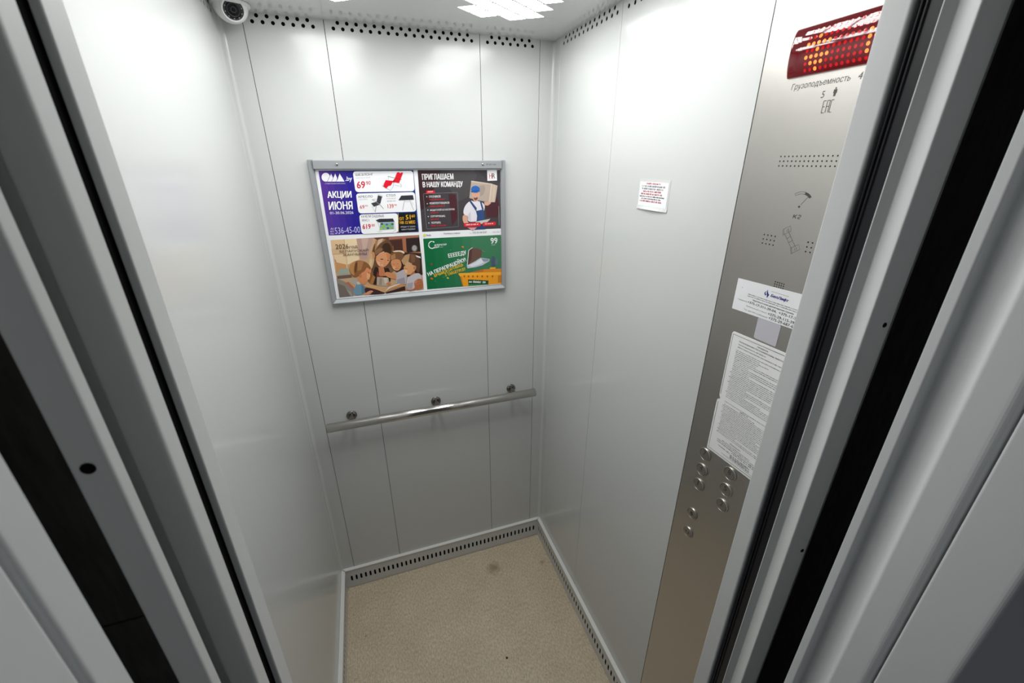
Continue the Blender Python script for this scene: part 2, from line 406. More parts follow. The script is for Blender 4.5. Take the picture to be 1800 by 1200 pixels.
# slotted skirting on three sides
SK = 0.106; SD = 0.012
def skirting(name, fn, u0, u1, first, m0, m1):
    mb = MB(); n = int((u1 - first - 0.012) / 0.0196) + 1
    holed(mb, fn, u0, u1, 0.003, SK, [(run(first, n, 0.0196), 0.0535, 0.0040, 0.0158, 9)], STEEL, t=0.0012, lift=SD)
    o = 0.0
    lp = SD + 0.0025
    mb.face([fn(u0, SK + 0.001, lp), fn(u1, SK + 0.001, lp), fn(u1 + m1, SK + 0.001, 0), fn(u0 - m0, SK + 0.001, 0)], LEDGE)
    mb.face([fn(u0, SK - 0.002, lp), fn(u1, SK - 0.002, lp), fn(u1, SK + 0.001, lp), fn(u0, SK + 0.001, lp)], LEDGE)
    mb.face([fn(u0, SK - 0.002, lp), fn(u1, SK - 0.002, lp), fn(u1, SK - 0.002, SD), fn(u0, SK - 0.002, SD)], LEDGE)
    rect(mb, fn, u0, u1, 0.003, SK - 0.004, SD - 0.006, BLACK)
    mb.build(name, kind='structure')
skirting('baseboard_back', backp, XL + SD, -SD, -0.8962, SD, SD)
skirting('baseboard_right', rightp, SD, -YF - 0.002, 0.027, SD, 0)
skirting('baseboard_left', leftp, SD, -YF - 0.002, 0.027, SD, 0)

# front of the cab: jambs, header
C = lambda x, d: (x, CAM.y + d)                    # d = distance in front of the landing camera plane
ZT = 2.02
mb = MB(); mb.prism(rounded([C(-0.100, 0.393), C(-0.100, 0.3625), C(0.10, 0.3625), C(0.10, 0.393)], [0.002, 0.004, 0, 0]), 0, ZT, FRAMEP, True); mb.build('wall_front_right', kind='structure')
mb = MB(); mb.prism(rounded([C(-0.809, 0.394), C(-0.809, 0.3675), C(-0.8150, 0.3675), C(-0.8150, 0.385), C(-1.09, 0.385), C(-1.09, 0.394)], [0.001, 0.002, 0.001, 0, 0, 0]), 0, ZT, FRAMEP, True); mb.build('wall_front_left', kind='structure')
mb = MB(); mb.box((XL - 0.05, CAM.y + 0.3625, ZT), (0.05, CAM.y + 0.393, HC + 0.02), FRAMEP); mb.build('wall_front', kind='structure')

def slab(name, prof, rad, m=FRAMEP, z1=ZT):
    mb = MB(); mb.prism(rounded([C(*p) for p in prof], rad), 0, z1, m, True); return mb.build(name, kind='structure')
def screw(o, x, d, z, r=0.0032):
    mb = MB(); mb.lathe((*C(x, d + 0.0002), z), (0, -1, 0), [(r, 0), (r, 0.0006), (r * 0.8, 0.0014), (0, 0.0016)], BLACK, 14); mb.build('screw', o)
# right: rubber edge and post of the cab door
mb = MB(); mb.prism([C(-0.094, 0.3595), C(-0.0960, 0.3385), C(-0.02, 0.3385), C(-0.02, 0.3595)], 0, ZT, RUBBER)
for d in (0.3570, 0.3520): mb.tube((*C(-0.0945, d), 0), (*C(-0.0945, d), ZT), 0.0020, RUBBER, 14)
mb.build('trim_1', kind='structure')
o = slab('door_1', [(-0.0965, 0.3378), (-0.0995, 0.3355), (-0.0908, 0.3270), (-0.100, 0.304), (-0.058, 0.304), (-0.058, 0.3378)], [0, 0.001, 0.001, 0.003, 0.001, 0])
screw(o, -0.0695, 0.304, 1.5635); screw(o, -0.0668, 0.304, 1.1865)
# right: landing frame, two steps
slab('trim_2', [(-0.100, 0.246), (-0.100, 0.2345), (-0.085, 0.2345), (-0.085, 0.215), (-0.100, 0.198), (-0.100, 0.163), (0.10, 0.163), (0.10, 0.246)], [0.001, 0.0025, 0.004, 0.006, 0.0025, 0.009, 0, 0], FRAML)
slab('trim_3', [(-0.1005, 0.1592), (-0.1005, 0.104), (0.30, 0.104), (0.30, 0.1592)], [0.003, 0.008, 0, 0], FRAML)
mb = MB(); mb.box((-1.05, CAM.y + 0.3445, 0), (-0.8160, CAM.y + 0.3835, ZT), BLACK); mb.build('gap_shade_fill', kind='structure')  # left jamb gap: added black filler, its shade given as colour
# left: two door leaves, dark sheet in the running gap, landing frame
slab('door_2', [(-0.809, 0.3435), (-0.809, 0.3224), (-0.8316, 0.3224), (-0.8316, 0.334), (-0.99, 0.334), (-0.99, 0.3435)], [0.001, 0.004, 0.003, 0, 0, 0])
o = slab('door_3', [(-0.809, 0.2748), (-0.809, 0.2633), (-0.8275, 0.2633), (-0.8275, 0.2748)], [0.001, 0.003, 0.002, 0])
screw(o, -0.8190, 0.2633, 1.5819, 0.0038)
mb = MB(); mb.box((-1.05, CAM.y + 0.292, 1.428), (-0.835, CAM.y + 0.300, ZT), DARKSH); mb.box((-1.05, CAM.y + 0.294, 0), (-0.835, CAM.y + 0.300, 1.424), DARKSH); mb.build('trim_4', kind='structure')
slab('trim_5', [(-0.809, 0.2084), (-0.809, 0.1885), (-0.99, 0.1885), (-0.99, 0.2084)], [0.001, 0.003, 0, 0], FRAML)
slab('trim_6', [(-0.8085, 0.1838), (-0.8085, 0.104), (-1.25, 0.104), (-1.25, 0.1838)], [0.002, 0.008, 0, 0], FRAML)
# shaft side cheeks, added to shut out light so the door gaps stay dark
mb = MB(); mb.box((0.06, CAM.y + 0.16, 0), (0.10, CAM.y + 0.3625, ZT), DARKSH); mb.build('wall_shaft_right', kind='structure')
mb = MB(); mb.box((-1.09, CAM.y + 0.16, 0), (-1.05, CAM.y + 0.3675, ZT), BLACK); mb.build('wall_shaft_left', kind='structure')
mb = MB(); mb.box((-1.25, CAM.y + 0.104, ZT), (0.30, CAM.y + 0.3624, ZT + 0.15), FRAMEP); mb.build('trim_7', kind='structure')

# ================================================================== ceiling lights
def cells(cx, cy):
    out = []
    for k in range(3):
        for i in (-1, 0, 1): out.append((cx + i * 0.0806, cy + 0.06 - 0.06 * k))
    for k in range(4):
        for i in (-0.5, 0.5): out.append((cx + i * 0.0806, cy + 0.09 - 0.06 * k))
    return out
CXR, CXL = -0.2446, XL + 0.2446
places = {(0, 0): 'ceiling light of white diamond cells at the back right of the car', (1, 0): 'ceiling light of white diamond cells at the back left, beside the dome camera',
          (0, 1): 'middle ceiling light of white diamond cells on the control panel side', (1, 1): 'middle ceiling light of white diamond cells on the blank left wall side',
          (0, 2): 'ceiling light of white diamond cells nearest the door, control panel side', (1, 2): 'ceiling light of white diamond cells nearest the door, blank wall side'}
for j in range(3):
    for s, cx in ((0, CXR), (1, CXL)):
        cy = -0.2725 - 0.262 * j
        t = thing('ceiling_light', (cx, cy, HC), places[(s, j)], 'ceiling light', 'ceiling lights')
        mb = MB(); f = 0.87
        for (x, y) in cells(cx, cy):
            a, b = 0.0403 * f, 0.03 * f; z = HC - 0.0003
            P = [(x - a, y), (x, y - b), (x + a, y), (x, y + b)]
            mb.face([(p[0], p[1], z) for p in P], CELL)
        mb.build('diffuser', t)

ADS = {
'A': [('P','542d95',[(103,4021),(290,4021),(288,3660),(101,3660)]),
('P','542d95',[(101,3660),(288,3660),(287,3291),(99,3291)]),
('P','542d95',[(99,3291),(287,3291),(286,2913),(98,2914)]),
('P','503098',[(98,2914),(286,2913),(284,2527),(96,2528)]),
('P','512f97',[(96,2528),(284,2527),(283,2131),(94,2132)]),
('P','492993',[(290,4021),(479,4021),(478,3660),(288,3660)]),
('P','492993',[(288,3660),(478,3660),(477,3291),(287,3291)]),
('P','492993',[(287,3291),(477,3291),(476,2913),(286,2913)]),
('P','482e98',[(286,2913),(476,2913),(475,2526),(284,2527)]),
('P','483099',[(284,2527),(475,2526),(474,2130),(283,2131)]),
('P','3d2591',[(479,4021),(669,4022),(669,3660),(478,3660)]),
('P','3d2591',[(478,3660),(669,3660),(668,3290),(477,3291)]),
('P','3d2591',[(477,3291),(668,3290),(667,2912),(476,2913)]),
('P','3e2792',[(476,2913),(667,2912),(666,2525),(475,2526)]),
('P','3f2994',[(475,2526),(666,2525),(666,2129),(474,2130)]),
('P','322190',[(669,4022),(861,4022),(861,3660),(669,3660)]),
('P','322190',[(669,3660),(861,3660),(861,3290),(668,3290)]),
('P','322190',[(668,3290),(861,3290),(860,2911),(667,2912)]),
('P','322190',[(667,2912),(860,2911),(860,2524),(666,2525)]),
('P','322190',[(666,2525),(860,2524),(860,2128),(666,2129)]),
('P','261d8e',[(861,4022),(1056,4022),(1055,3660),(861,3660)]),
('P','261d8e',[(861,3660),(1055,3660),(1055,3290),(861,3290)]),
('P','261d8e',[(861,3290),(1055,3290),(1055,2911),(860,2911)]),
('P','261d8e',[(860,2911),(1055,2911),(1055,2523),(860,2524)]),
('P','261d8e',[(860,2524),(1055,2523),(1055,2127),(860,2128)]),
('P','1c1a8c',[(1056,4022),(1251,4023),(1252,3660),(1055,3660)]),
('P','1c1a8c',[(1055,3660),(1252,3660),(1252,3289),(1055,3290)]),
('P','1c1a8c',[(1055,3290),(1252,3289),(1252,2910),(1055,2911)]),
('P','1c1a8c',[(1055,2911),(1252,2910),(1252,2523),(1055,2523)]),
('P','1c1a8c',[(1055,2523),(1252,2523),(1253,2126),(1055,2127)]),
('P','1c1b8c',[(1251,4023),(1449,4023),(1449,3660),(1252,3660)]),
('P','1c1b8c',[(1252,3660),(1449,3660),(1450,3289),(1252,3289)]),
('P','1c1b8c',[(1252,3289),(1450,3289),(1451,2910),(1252,2910)]),
('P','1c1b8c',[(1252,2910),(1451,2910),(1451,2522),(1252,2523)]),
('P','1c1b8c',[(1252,2523),(1451,2522),(1452,2125),(1253,2126)]),
('P','1a1f8b',[(1449,4023),(1648,4023),(1649,3660),(1449,3660)]),
('P','1a1f8b',[(1449,3660),(1649,3660),(1650,3289),(1450,3289)]),
('P','1a1f8b',[(1450,3289),(1650,3289),(1651,2909),(1451,2910)]),
('P','1a1f8b',[(1451,2910),(1651,2909),(1652,2521),(1451,2522)]),
('P','1a1f8b',[(1451,2522),(1652,2521),(1653,2124),(1452,2125)]),
('P','18248a',[(1648,4023),(1850,4024),(1851,3660),(1649,3660)]),
('P','18248a',[(1649,3660),(1851,3660),(1852,3288),(1650,3289)]),
('P','18248a',[(1650,3289),(1852,3288),(1853,2908),(1651,2909)]),
('P','18248a',[(1651,2909),(1853,2908),(1854,2520),(1652,2521)]),
('P','18248a',[(1652,2521),(1854,2520),(1855,2123),(1653,2124)]),
('P','162889',[(1850,4024),(2053,4024),(2054,3660),(1851,3660)]),
('P','162889',[(1851,3660),(2054,3660),(2055,3288),(1852,3288)]),
('P','162889',[(1852,3288),(2055,3288),(2057,2908),(1853,2908)]),
('P','162889',[(1853,2908),(2057,2908),(2058,2519),(1854,2520)]),
('P','162889',[(1854,2520),(2058,2519),(2060,2121),(1855,2123)]),
('P','142d88',[(2053,4024),(2258,4024),(2259,3660),(2054,3660)]),
('P','142d88',[(2054,3660),(2259,3660),(2261,3288),(2055,3288)]),
('P','142d88',[(2055,3288),(2261,3288),(2263,2907),(2057,2908)]),
('P','142d88',[(2057,2908),(2263,2907),(2264,2518),(2058,2519)]),
('P','142d88',[(2058,2519),(2264,2518),(2266,2120),(2060,2121)]),
('P','123187',[(2258,4024),(2465,4025),(2467,3660),(2259,3660)]),
('P','123187',[(2259,3660),(2467,3660),(2468,3287),(2261,3288)]),
('P','123187',[(2261,3288),(2468,3287),(2470,2907),(2263,2907)]),
('P','123187',[(2263,2907),(2470,2907),(2472,2517),(2264,2518)]),
('P','123187',[(2264,2518),(2472,2517),(2474,2119),(2266,2120)]),
('P','103586',[(2465,4025),(2674,4025),(2676,3660),(2467,3660)]),
('P','103586',[(2467,3660),(2676,3660),(2678,3287),(2468,3287)]),
('P','103586',[(2468,3287),(2678,3287),(2680,2906),(2470,2907)]),
('P','103586',[(2470,2907),(2680,2906),(2682,2516),(2472,2517)]),
('P','103586',[(2472,2517),(2682,2516),(2684,2118),(2474,2119)]),
('P','0e3a85',[(2674,4025),(2885,4025),(2887,3660),(2676,3660)]),
('P','0e3a85',[(2676,3660),(2887,3660),(2889,3287),(2678,3287)]),
('P','0e3a85',[(2678,3287),(2889,3287),(2891,2905),(2680,2906)]),
('P','0e3a85',[(2680,2906),(2891,2905),(2894,2515),(2682,2516)]),
('P','0e3a85',[(2682,2516),(2894,2515),(2896,2117),(2684,2118)]),
('P','f2f0f6',[(395,3842),(388,3814),(375,3788),(357,3765),(336,3745),(311,3731),(285,3722),(258,3719),(233,3722),(210,3732),(190,3747),(175,3767),(165,3790),(160,3817),(162,3844),(169,3872),(182,3898),(200,3921),(221,3940),(246,3955),(272,3964),(298,3967),(323,3964),(346,3954),(366,3939),(382,3920),(392,3896),(396,3870)]),
('P','f2f0f6',[(299,3718),(442,3944),(483,3808),(558,3943),(592,3818),(591,3715)]),
('P','f2f0f6',[(577,3715),(681,3945),(791,3714)]),
('L','3a2a8c',8,[(307,3723),(435,3933)]),
('L','3a2a8c',7,[(421,3719),(484,3815)]),
('L','3a2a8c',7,[(546,3717),(671,3921)]),
('T','f2f0f6','.by',[(812,3689),(1007,3697),(833,3857)],1),
('T','d8d0ea','СТРОИТЕЛЬНЫЕ МАГАЗИНЫ',[(224,3644),(800,3643),(226,3679)],0),
('T','ffffff','АКЦИИ',[(233,3211),(929,3207),(249,3444)],2),
('T','ffffff','ИЮНЯ',[(224,2899),(919,2899),(236,3145)],2),
('T','e8e4f4','01-30.06.2026',[(233,2767),(918,2761),(235,2849)],1),
('T','c9c8f6','536-45-00',[(288,2168),(1042,2174),(296,2365)],0),
('T','e6e2f4','A1',[(175,2307),(260,2307),(175,2363)],1),
('T','e6e2f4','МТС',[(156,2228),(266,2227),(156,2277)],1),
('T','e6e2f4','life',[(149,2160),(255,2159),(151,2206)],0),
('P','f4f4f6',[(1064,3906),(1073,3955),(1111,3994),(1160,4002),(2777,4007),(2826,3998),(2865,3960),(2873,3911),(2872,3495),(2863,3446),(2824,3407),(2775,3399),(1161,3401),(1112,3410),(1073,3449),(1065,3498)]),
('P','f4f4f6',[(1069,3268),(1077,3317),(1116,3355),(1165,3364),(2779,3372),(2828,3363),(2866,3325),(2874,3276),(2872,2864),(2863,2815),(2824,2777),(2775,2768),(1166,2766),(1117,2774),(1078,2812),(1069,2861)]),
('P','f4f4f6',[(1077,2637),(1085,2686),(1123,2725),(1172,2733),(2176,2734),(2225,2725),(2260,2687),(2266,2638),(2239,2220),(2228,2171),(2187,2133),(2137,2125),(1174,2129),(1125,2138),(1086,2176),(1078,2225)]),
('P','17171d',[(2286,2737),(2853,2737),(2857,2131),(2234,2132)]),
('P','e0c050',[(2276,2734),(2292,2735),(2238,2132),(2224,2131)]),
('T','36363c','ШЕЗЛОНГ',[(1131,3871),(1656,3882),(1135,3939)],1),
('T','b09a9c','КЕМПИНГОВЫЙ',[(1126,3795),(1550,3807),(1127,3830)],0),
('T','cc1733','69',[(1121,3507),(1371,3517),(1132,3710)],2),
('T','cc1733','90',[(1404,3603),(1540,3612),(1411,3717)],1),
('T','36363c','КРЕСЛО',[(1133,3233),(1557,3238),(1134,3299)],1),
('T','9a9aa0','САДОВОЕ',[(1131,3164),(1396,3168),(1130,3200)],0),
('T','cc1733','69',[(1131,2905),(1270,2908),(1133,3015)],1),
('T','cc1733','90',[(1288,2966),(1378,2967),(1289,3014)],0),
('T','36363c','СТОЛ',[(1970,3249),(2249,3252),(1971,3321)],1),
('T','9a9aa0','САДОВЫЙ',[(1967,3171),(2254,3173),(1967,3218)],0),
('T','9a9aa0','80х80 СМ',[(1976,3094),(2236,3097),(1977,3137)],0),
('T','cc1733','139',[(1977,2896),(2165,2900),(1979,3021)],1),
('T','cc1733','90',[(2191,2962),(2265,2964),(2193,3017)],0),
('T','36363c','КАЧЕЛИ САДОВЫЕ',[(1134,2622),(1828,2619),(1134,2709)],0),
('T','36363c','ЛЮКС 3',[(1130,2520),(1360,2520),(1131,2586)],0),
('T','cc1733','619',[(1128,2280),(1381,2282),(1135,2435)],2),
('T','cc1733','00',[(1409,2349),(1512,2350),(1413,2430)],1),
('T','f0b52a','ОТ',[(2304,2510),(2450,2514),(2306,2603)],2),
('T','f0b52a','51',[(2509,2523),(2666,2529),(2513,2669)],2),
('T','f0b52a','60',[(2697,2585),(2810,2588),(2699,2673)],1),
('T','f0b52a','НА 12 МЕС',[(2309,2388),(2802,2389),(2309,2486)],2),
('T','d8d8de','КРЕДИТ ОТ БАНКА',[(2323,2267),(2795,2264),(2322,2319)],0),
('T','d8d8de','0,0001% ГОДОВЫХ',[(2338,2183),(2788,2182),(2336,2235)],0),
('L','70747c',6,[(1876,3572),(2123,3435),(2207,3540),(2256,3686)]),
('L','9aa0a8',6,[(1882,3578),(2022,3739)]),
('L','70747c',5,[(2409,3656),(2473,3536),(2270,3598)]),
('L','70747c',5,[(2455,3637),(2474,3545)]),
('L','8a9098',5,[(2093,3841),(2083,3751)]),
('P','e0162c',[(2374,3965),(2441,3973),(2466,3934),(2501,3964),(2565,3958),(2408,3651),(2231,3682)]),
('P','e0162c',[(2004,3743),(2245,3718),(2139,3578),(2074,3571),(1994,3492),(1908,3563)]),
('P','b01020',[(2226,3722),(2291,3794),(2278,3676),(2221,3668)]),
('L','2c2e34',8,[(2081,3854),(2291,3801),(2499,3752)]),
('L','8c9096',6,[(1711,3310),(1741,3333),(1857,3279),(1841,3224)]),
('P','3c3e44',[(1719,3301),(1840,3259),(1764,3045),(1644,3071)]),
('P','3c3e44',[(1483,3064),(1658,3108),(1756,3027),(1559,2958)]),
('L','3c3e44',8,[(1629,2974),(1574,2795)]),
('L','9a9ea4',6,[(1498,2973),(1572,2811)]),
('L','3c3e44',8,[(1750,3012),(1849,2883)]),
('L','8a8e94',7,[(1517,3176),(1639,3183)]),
('L','8a8e94',8,[(1534,3163),(1667,3098)]),
('L','aeb2b8',8,[(1647,3090),(1760,3012)]),
('P','34363c',[(2437,3272),(2802,3280),(2825,3139),(2333,3134)]),
('L','6c7076',7,[(2524,3131),(2431,2817)]),
('L','6c7076',7,[(2682,3127),(2791,2806)]),
('L','9a9ea4',5,[(2715,3122),(2791,2983)]),
('L','8a8e94',5,[(2535,3085),(2673,3089)]),
('P','2e3238',[(1558,2541),(1681,2582),(2104,2574),(2136,2473),(1649,2472)]),
('L','9aa0a4',6,[(1604,2495),(1679,2239),(1571,2172),(1710,2179)]),
('L','9aa0a4',6,[(2136,2473),(2132,2199),(2058,2153)]),
('P','7fa8a6',[(1688,2447),(2114,2453),(2098,2246),(1650,2239)]),
('P','2d5a50',[(1781,2420),(1770,2400),(1748,2389),(1722,2390),(1702,2403),(1697,2423),(1707,2443),(1729,2454),(1755,2453),(1775,2440)]),
('P','8fc02e',[(1837,2340),(1825,2316),(1798,2303),(1767,2304),(1744,2320),(1737,2344),(1750,2367),(1776,2381),(1807,2380),(1830,2364)]),
('P','3f6a90',[(1929,2394),(1919,2376),(1899,2366),(1875,2367),(1857,2379),(1851,2398),(1861,2415),(1881,2426),(1905,2425),(1923,2413)]),
('P','8fc02e',[(2007,2332),(1996,2311),(1971,2298),(1943,2299),(1921,2314),(1914,2336),(1926,2358),(1950,2370),(1979,2369),(2001,2355)]),
('P','2f6a3a',[(2104,2397),(2095,2379),(2074,2368),(2050,2369),(2032,2381),(2026,2400),(2036,2418),(2056,2428),(2080,2427),(2099,2415)]),
('P','2d5a78',[(1945,2280),(1936,2262),(1915,2252),(1891,2253),(1873,2265),(1868,2284),(1877,2302),(1898,2312),(1922,2311),(1940,2299)]),
('P','9ccc3a',[(1745,2275),(1734,2256),(1712,2244),(1686,2245),(1666,2259),(1660,2279),(1671,2299),(1693,2310),(1719,2309),(1739,2296)]),
('P','7fb43a',[(2078,2280),(2069,2264),(2051,2254),(2029,2255),(2013,2266),(2008,2283),(2016,2299),(2035,2309),(2057,2308),(2073,2297)]),
('P','a8d050',[(1858,2264),(1850,2250),(1834,2242),(1815,2243),(1800,2252),(1796,2267),(1804,2282),(1820,2290),(1839,2289),(1854,2279)])],
'B': [('P','423d41',[(3019,4025),(5782,4016),(5784,2093),(3005,2103)]),
('P','3a2428',[(3019,4025),(3791,4023),(3565,3651),(3332,2948),(3010,2802)]),
('P','4c484b',[(4053,4022),(4815,4020),(4979,3883),(4635,3189),(4289,3040),(4021,3473)]),
('P','4a2229',[(5212,3016),(5657,3166),(5777,2755),(5647,2469),(5265,2483)]),
('P','4a2229',[(3969,3282),(4217,3277),(4242,2521),(4035,2244)]),
('P','38343a',[(4962,4020),(5782,4016),(5786,3642),(5337,3687)]),
('T','f2f0f0','ПРИГЛАШАЕМ',[(3149,3736),(4172,3742),(3140,3915)],2),
('T','f2f0f0','В НАШУ КОМАНДУ',[(3145,3476),(4468,3481),(3146,3678)],2),
('P','d8202c',[(3242,3383),(3245,3395),(3255,3405),(3267,3407),(3496,3409),(3508,3407),(3519,3398),(3522,3386),(3524,3353),(3523,3341),(3514,3331),(3502,3328),(3264,3317),(3252,3319),(3243,3328),(3241,3340)]),
('T','f6dcdc','ИЩЕМ',[(3292,3345),(3459,3350),(3292,3391)],1),
('L','8e8a8c',7,[(3141,3282),(3143,3299),(3156,3312),(3172,3315),(4247,3333),(4263,3331),(4276,3318),(4278,3302),(4262,2256),(4258,2239),(4245,2226),(4229,2223),(3196,2192),(3179,2195),(3166,2207),(3163,2223),(3141,3282)]),
('T','ece8e8','ГРУЗЧИКОВ',[(3326,3180),(3702,3187),(3323,3251)],1),
('B','c8202c',[(3334,3109),(3834,3112),(3333,3149)]),
('P','ece8e8',[(3266,3220),(3260,3209),(3247,3205),(3235,3210),(3230,3221),(3237,3231),(3250,3236),(3262,3231)]),
('T','ece8e8','КОМПЛЕКТОВЩИКОВ',[(3334,2968),(3988,2973),(3327,3042)],1),
('B','c8202c',[(3338,2894),(3838,2895),(3338,2940)]),
('P','ece8e8',[(3268,3003),(3262,2992),(3248,2988),(3236,2992),(3232,3004),(3238,3014),(3251,3018),(3263,3014)]),
('T','ece8e8','ВОДИТЕЛЕЙ ШТАБЕЛЕРОВ',[(3330,2757),(4148,2762),(3328,2835)],1),
('B','c8202c',[(3337,2690),(3617,2696),(3337,2733)]),
('P','ece8e8',[(3270,2800),(3264,2789),(3251,2785),(3238,2790),(3234,2801),(3240,2812),(3253,2816),(3266,2811)]),
('T','ece8e8','СОРТИРОВЩИЦ',[(3331,2555),(3814,2553),(3326,2625)],1),
('B','c8202c',[(3330,2475),(3618,2480),(3329,2523)]),
('P','ece8e8',[(3267,2593),(3261,2582),(3247,2578),(3235,2583),(3230,2595),(3236,2606),(3250,2610),(3262,2605)]),
('T','ece8e8','УБОРЩИЦ',[(3332,2343),(3650,2346),(3330,2419)],1),
('B','c8202c',[(3327,2271),(3866,2264),(3327,2323)]),
('P','ece8e8',[(3271,2384),(3265,2373),(3252,2369),(3239,2374),(3234,2385),(3241,2396),(3254,2401),(3267,2395)]),
('P','f4f2f4',[(5317,4037),(5656,4036),(5664,3687),(5322,3681)]),
('T','d02038','Н',[(5388,3756),(5486,3759),(5383,3913)],1),
('T','2e2a30','R',[(5490,3759),(5599,3762),(5487,3914)],1),
('B','d02038',[(5388,3735),(5590,3738),(5388,3748)]),
('P','b8a79a',[(4765,3693),(5452,3595),(5357,2996),(4963,3066),(4671,3145)]),
('P','cbb7a6',[(5452,3595),(5679,3525),(5578,2986),(5357,2996)]),
('P','a8978c',[(5032,3535),(5204,3552),(5245,3453),(5175,3257),(5064,3180)]),
('P','dccab8',[(5448,3595),(5478,3587),(5388,2995),(5357,2996)]),
('P','d9c6b4',[(4765,3693),(5452,3595),(5447,3564),(4755,3659)]),
('L','e2d2c2',8,[(5574,3537),(5503,3008)]),
('P','d9a68e',[(5190,3017),(5436,2990),(5420,2946),(5319,2882),(5198,2895)]),
('P','d9a68e',[(4428,2616),(4599,2573),(4569,2386),(4695,2257),(4638,2207),(4457,2298),(4401,2454)]),
('P','d8a089',[(4793,3126),(4953,3103),(4972,3002),(4841,2986)]),
('P','e4e0e6',[(4727,3084),(4842,3006),(4974,3058),(5221,2935),(5182,2692),(4930,2372),(4688,2357),(4581,2406),(4609,2569),(4422,2620),(4499,2905)]),
('P','cfcad4',[(4588,2590),(4701,2708),(4699,2381),(4604,2446)]),
('P','d9a68e',[(4780,3367),(5037,3362),(5025,3181),(4953,3079),(4845,3081),(4773,3186)]),
('P','6a4a42',[(4816,3169),(4879,3144),(4956,3172),(4971,3122),(4909,3068),(4845,3081)]),
('L','6e4c42',6,[(4799,3294),(4863,3303)]),
('L','6e4c42',6,[(4917,3306),(4986,3304)]),
('L','c08872',6,[(4884,3283),(4875,3204)]),
('P','2b66b4',[(5050,3417),(5041,3382),(5018,3351),(4983,3326),(4939,3311),(4891,3306),(4844,3313),(4802,3330),(4769,3355),(4748,3387),(4742,3422),(4751,3457),(4774,3488),(4808,3513),(4852,3528),(4899,3533),(4946,3527),(4989,3510),(5022,3484),(5043,3452)]),
('P','1f54a0',[(4731,3364),(4941,3395),(5056,3358),(5039,3339),(4897,3345),(4757,3317)]),
('P','2e4a7c',[(4667,3042),(4726,3058),(4922,2812),(4897,2701)]),
('P','2e4a7c',[(5028,3057),(5086,3039),(5166,2774),(5106,2756)]),
('P','2f4c7e',[(4886,2718),(5162,2764),(5201,2392),(4896,2363),(4925,2557)]),
('P','2a4270',[(4868,2166),(5210,2235),(5206,2092),(4810,2093)]),
('P','c9c4c0',[(4852,2364),(5403,2440),(5250,2296),(4904,2269)]),
('P','dc9aa0',[(4560,2180),(4912,2168),(4753,2062)]),
('P','d8222e',[(4442,2282),(4444,2306),(4461,2326),(4485,2330),(4991,2336),(5016,2331),(5036,2313),(5042,2288),(5045,2248),(5042,2223),(5025,2204),(5000,2200),(4500,2201),(4475,2205),(4454,2224),(4447,2249)]),
('P','d8222e',[(5106,2275),(5108,2300),(5125,2319),(5149,2324),(5547,2335),(5572,2332),(5591,2313),(5596,2289),(5597,2256),(5593,2231),(5574,2212),(5550,2207),(5163,2202),(5138,2206),(5117,2225),(5110,2249)]),
('B','f2dcdc',[(4509,2252),(4979,2257),(4507,2298)]),
('B','f2dcdc',[(5188,2253),(5530,2259),(5185,2295)]),
('P','8e8a8c',[(5702,2856),(5724,2856),(5730,2202),(5707,2203)]),
('P','d6dc4a',[(3107,1986),(3101,1965),(3089,1949),(3073,1940),(3057,1941),(3042,1951),(3033,1969),(3031,1990),(3036,2011),(3048,2028),(3064,2036),(3081,2035),(3096,2025),(3105,2008)]),
('T','3a3a3e','Media',[(3130,1966),(3289,1962),(3130,2014)],1),
('T','4a4a4e','Реклама в лифтах',[(3732,1978),(4299,1971),(3733,2043)],0),
('T','6a6a70','+375 29 144 76 07',[(4733,1963),(5260,1961),(4732,2026)],0),
('B','b8b8c4',[(5459,1971),(5748,1969),(5459,2003)]),
('L','8a8a90',6,[(4643,1999),(4692,1954)])],
'C': [('P','c8a27c',[(114,1986),(2896,2006),(2900,109),(106,96)]),
('P','e2bd92',[(114,1986),(541,1989),(492,1005),(131,992)]),
('P','ecd2ac',[(541,1989),(895,1991),(899,1322),(497,1168)]),
('P','d8b58c',[(104,1712),(539,1725),(530,1528),(101,1516)]),
('P','c9935f',[(143,1374),(471,1251),(460,1048),(131,931)]),
('P','e6c8a0',[(155,1512),(542,1487),(515,1167),(192,1271)]),
('L','b98c5c',8,[(522,1990),(500,1168)]),
('L','b98c5c',10,[(123,1544),(514,1548)]),
('P','b9978c',[(895,1991),(1427,1995),(1260,1582),(1128,1306),(954,1298)]),
('P','c8aa9c',[(1045,1991),(1273,1991),(1153,1648),(1050,1595)]),
('P','6a4036',[(1427,1995),(2896,2006),(2906,1396),(1942,1539)]),
('P','4a2c26',[(1919,1875),(2327,1883),(2311,1517),(1966,1579)]),
('P','a86a4e',[(2332,1994),(2448,1994),(2434,1426),(2327,1474)]),
('P','2f2524',[(2456,1907),(2898,1914),(2889,1439),(2446,1436)]),
('P','a87058',[(1911,1982),(2895,1996),(2896,1939),(1903,1906)]),
('P','77726f',[(2803,1569),(2795,1534),(2778,1502),(2754,1478),(2725,1463),(2694,1460),(2664,1467),(2638,1485),(2619,1512),(2608,1545),(2606,1581),(2614,1616),(2631,1648),(2655,1672),(2684,1687),(2715,1690),(2744,1683),(2770,1665),(2790,1638),(2801,1605)]),
('P','a8a4a0',[(2774,1575),(2769,1549),(2756,1525),(2739,1507),(2719,1496),(2697,1493),(2676,1498),(2658,1512),(2644,1532),(2636,1557),(2635,1584),(2641,1610),(2653,1634),(2670,1652),(2691,1663),(2712,1666),(2733,1660),(2752,1647),(2765,1627),(2773,1602)]),
('L','4c4846',5,[(2705,1579),(2736,1631)]),
('P','b07452',[(2426,1447),(2902,1449),(2902,1400),(2432,1401)]),
('P','3a2820',[(1920,1520),(2917,1395),(2907,645),(2273,610),(1802,989)]),
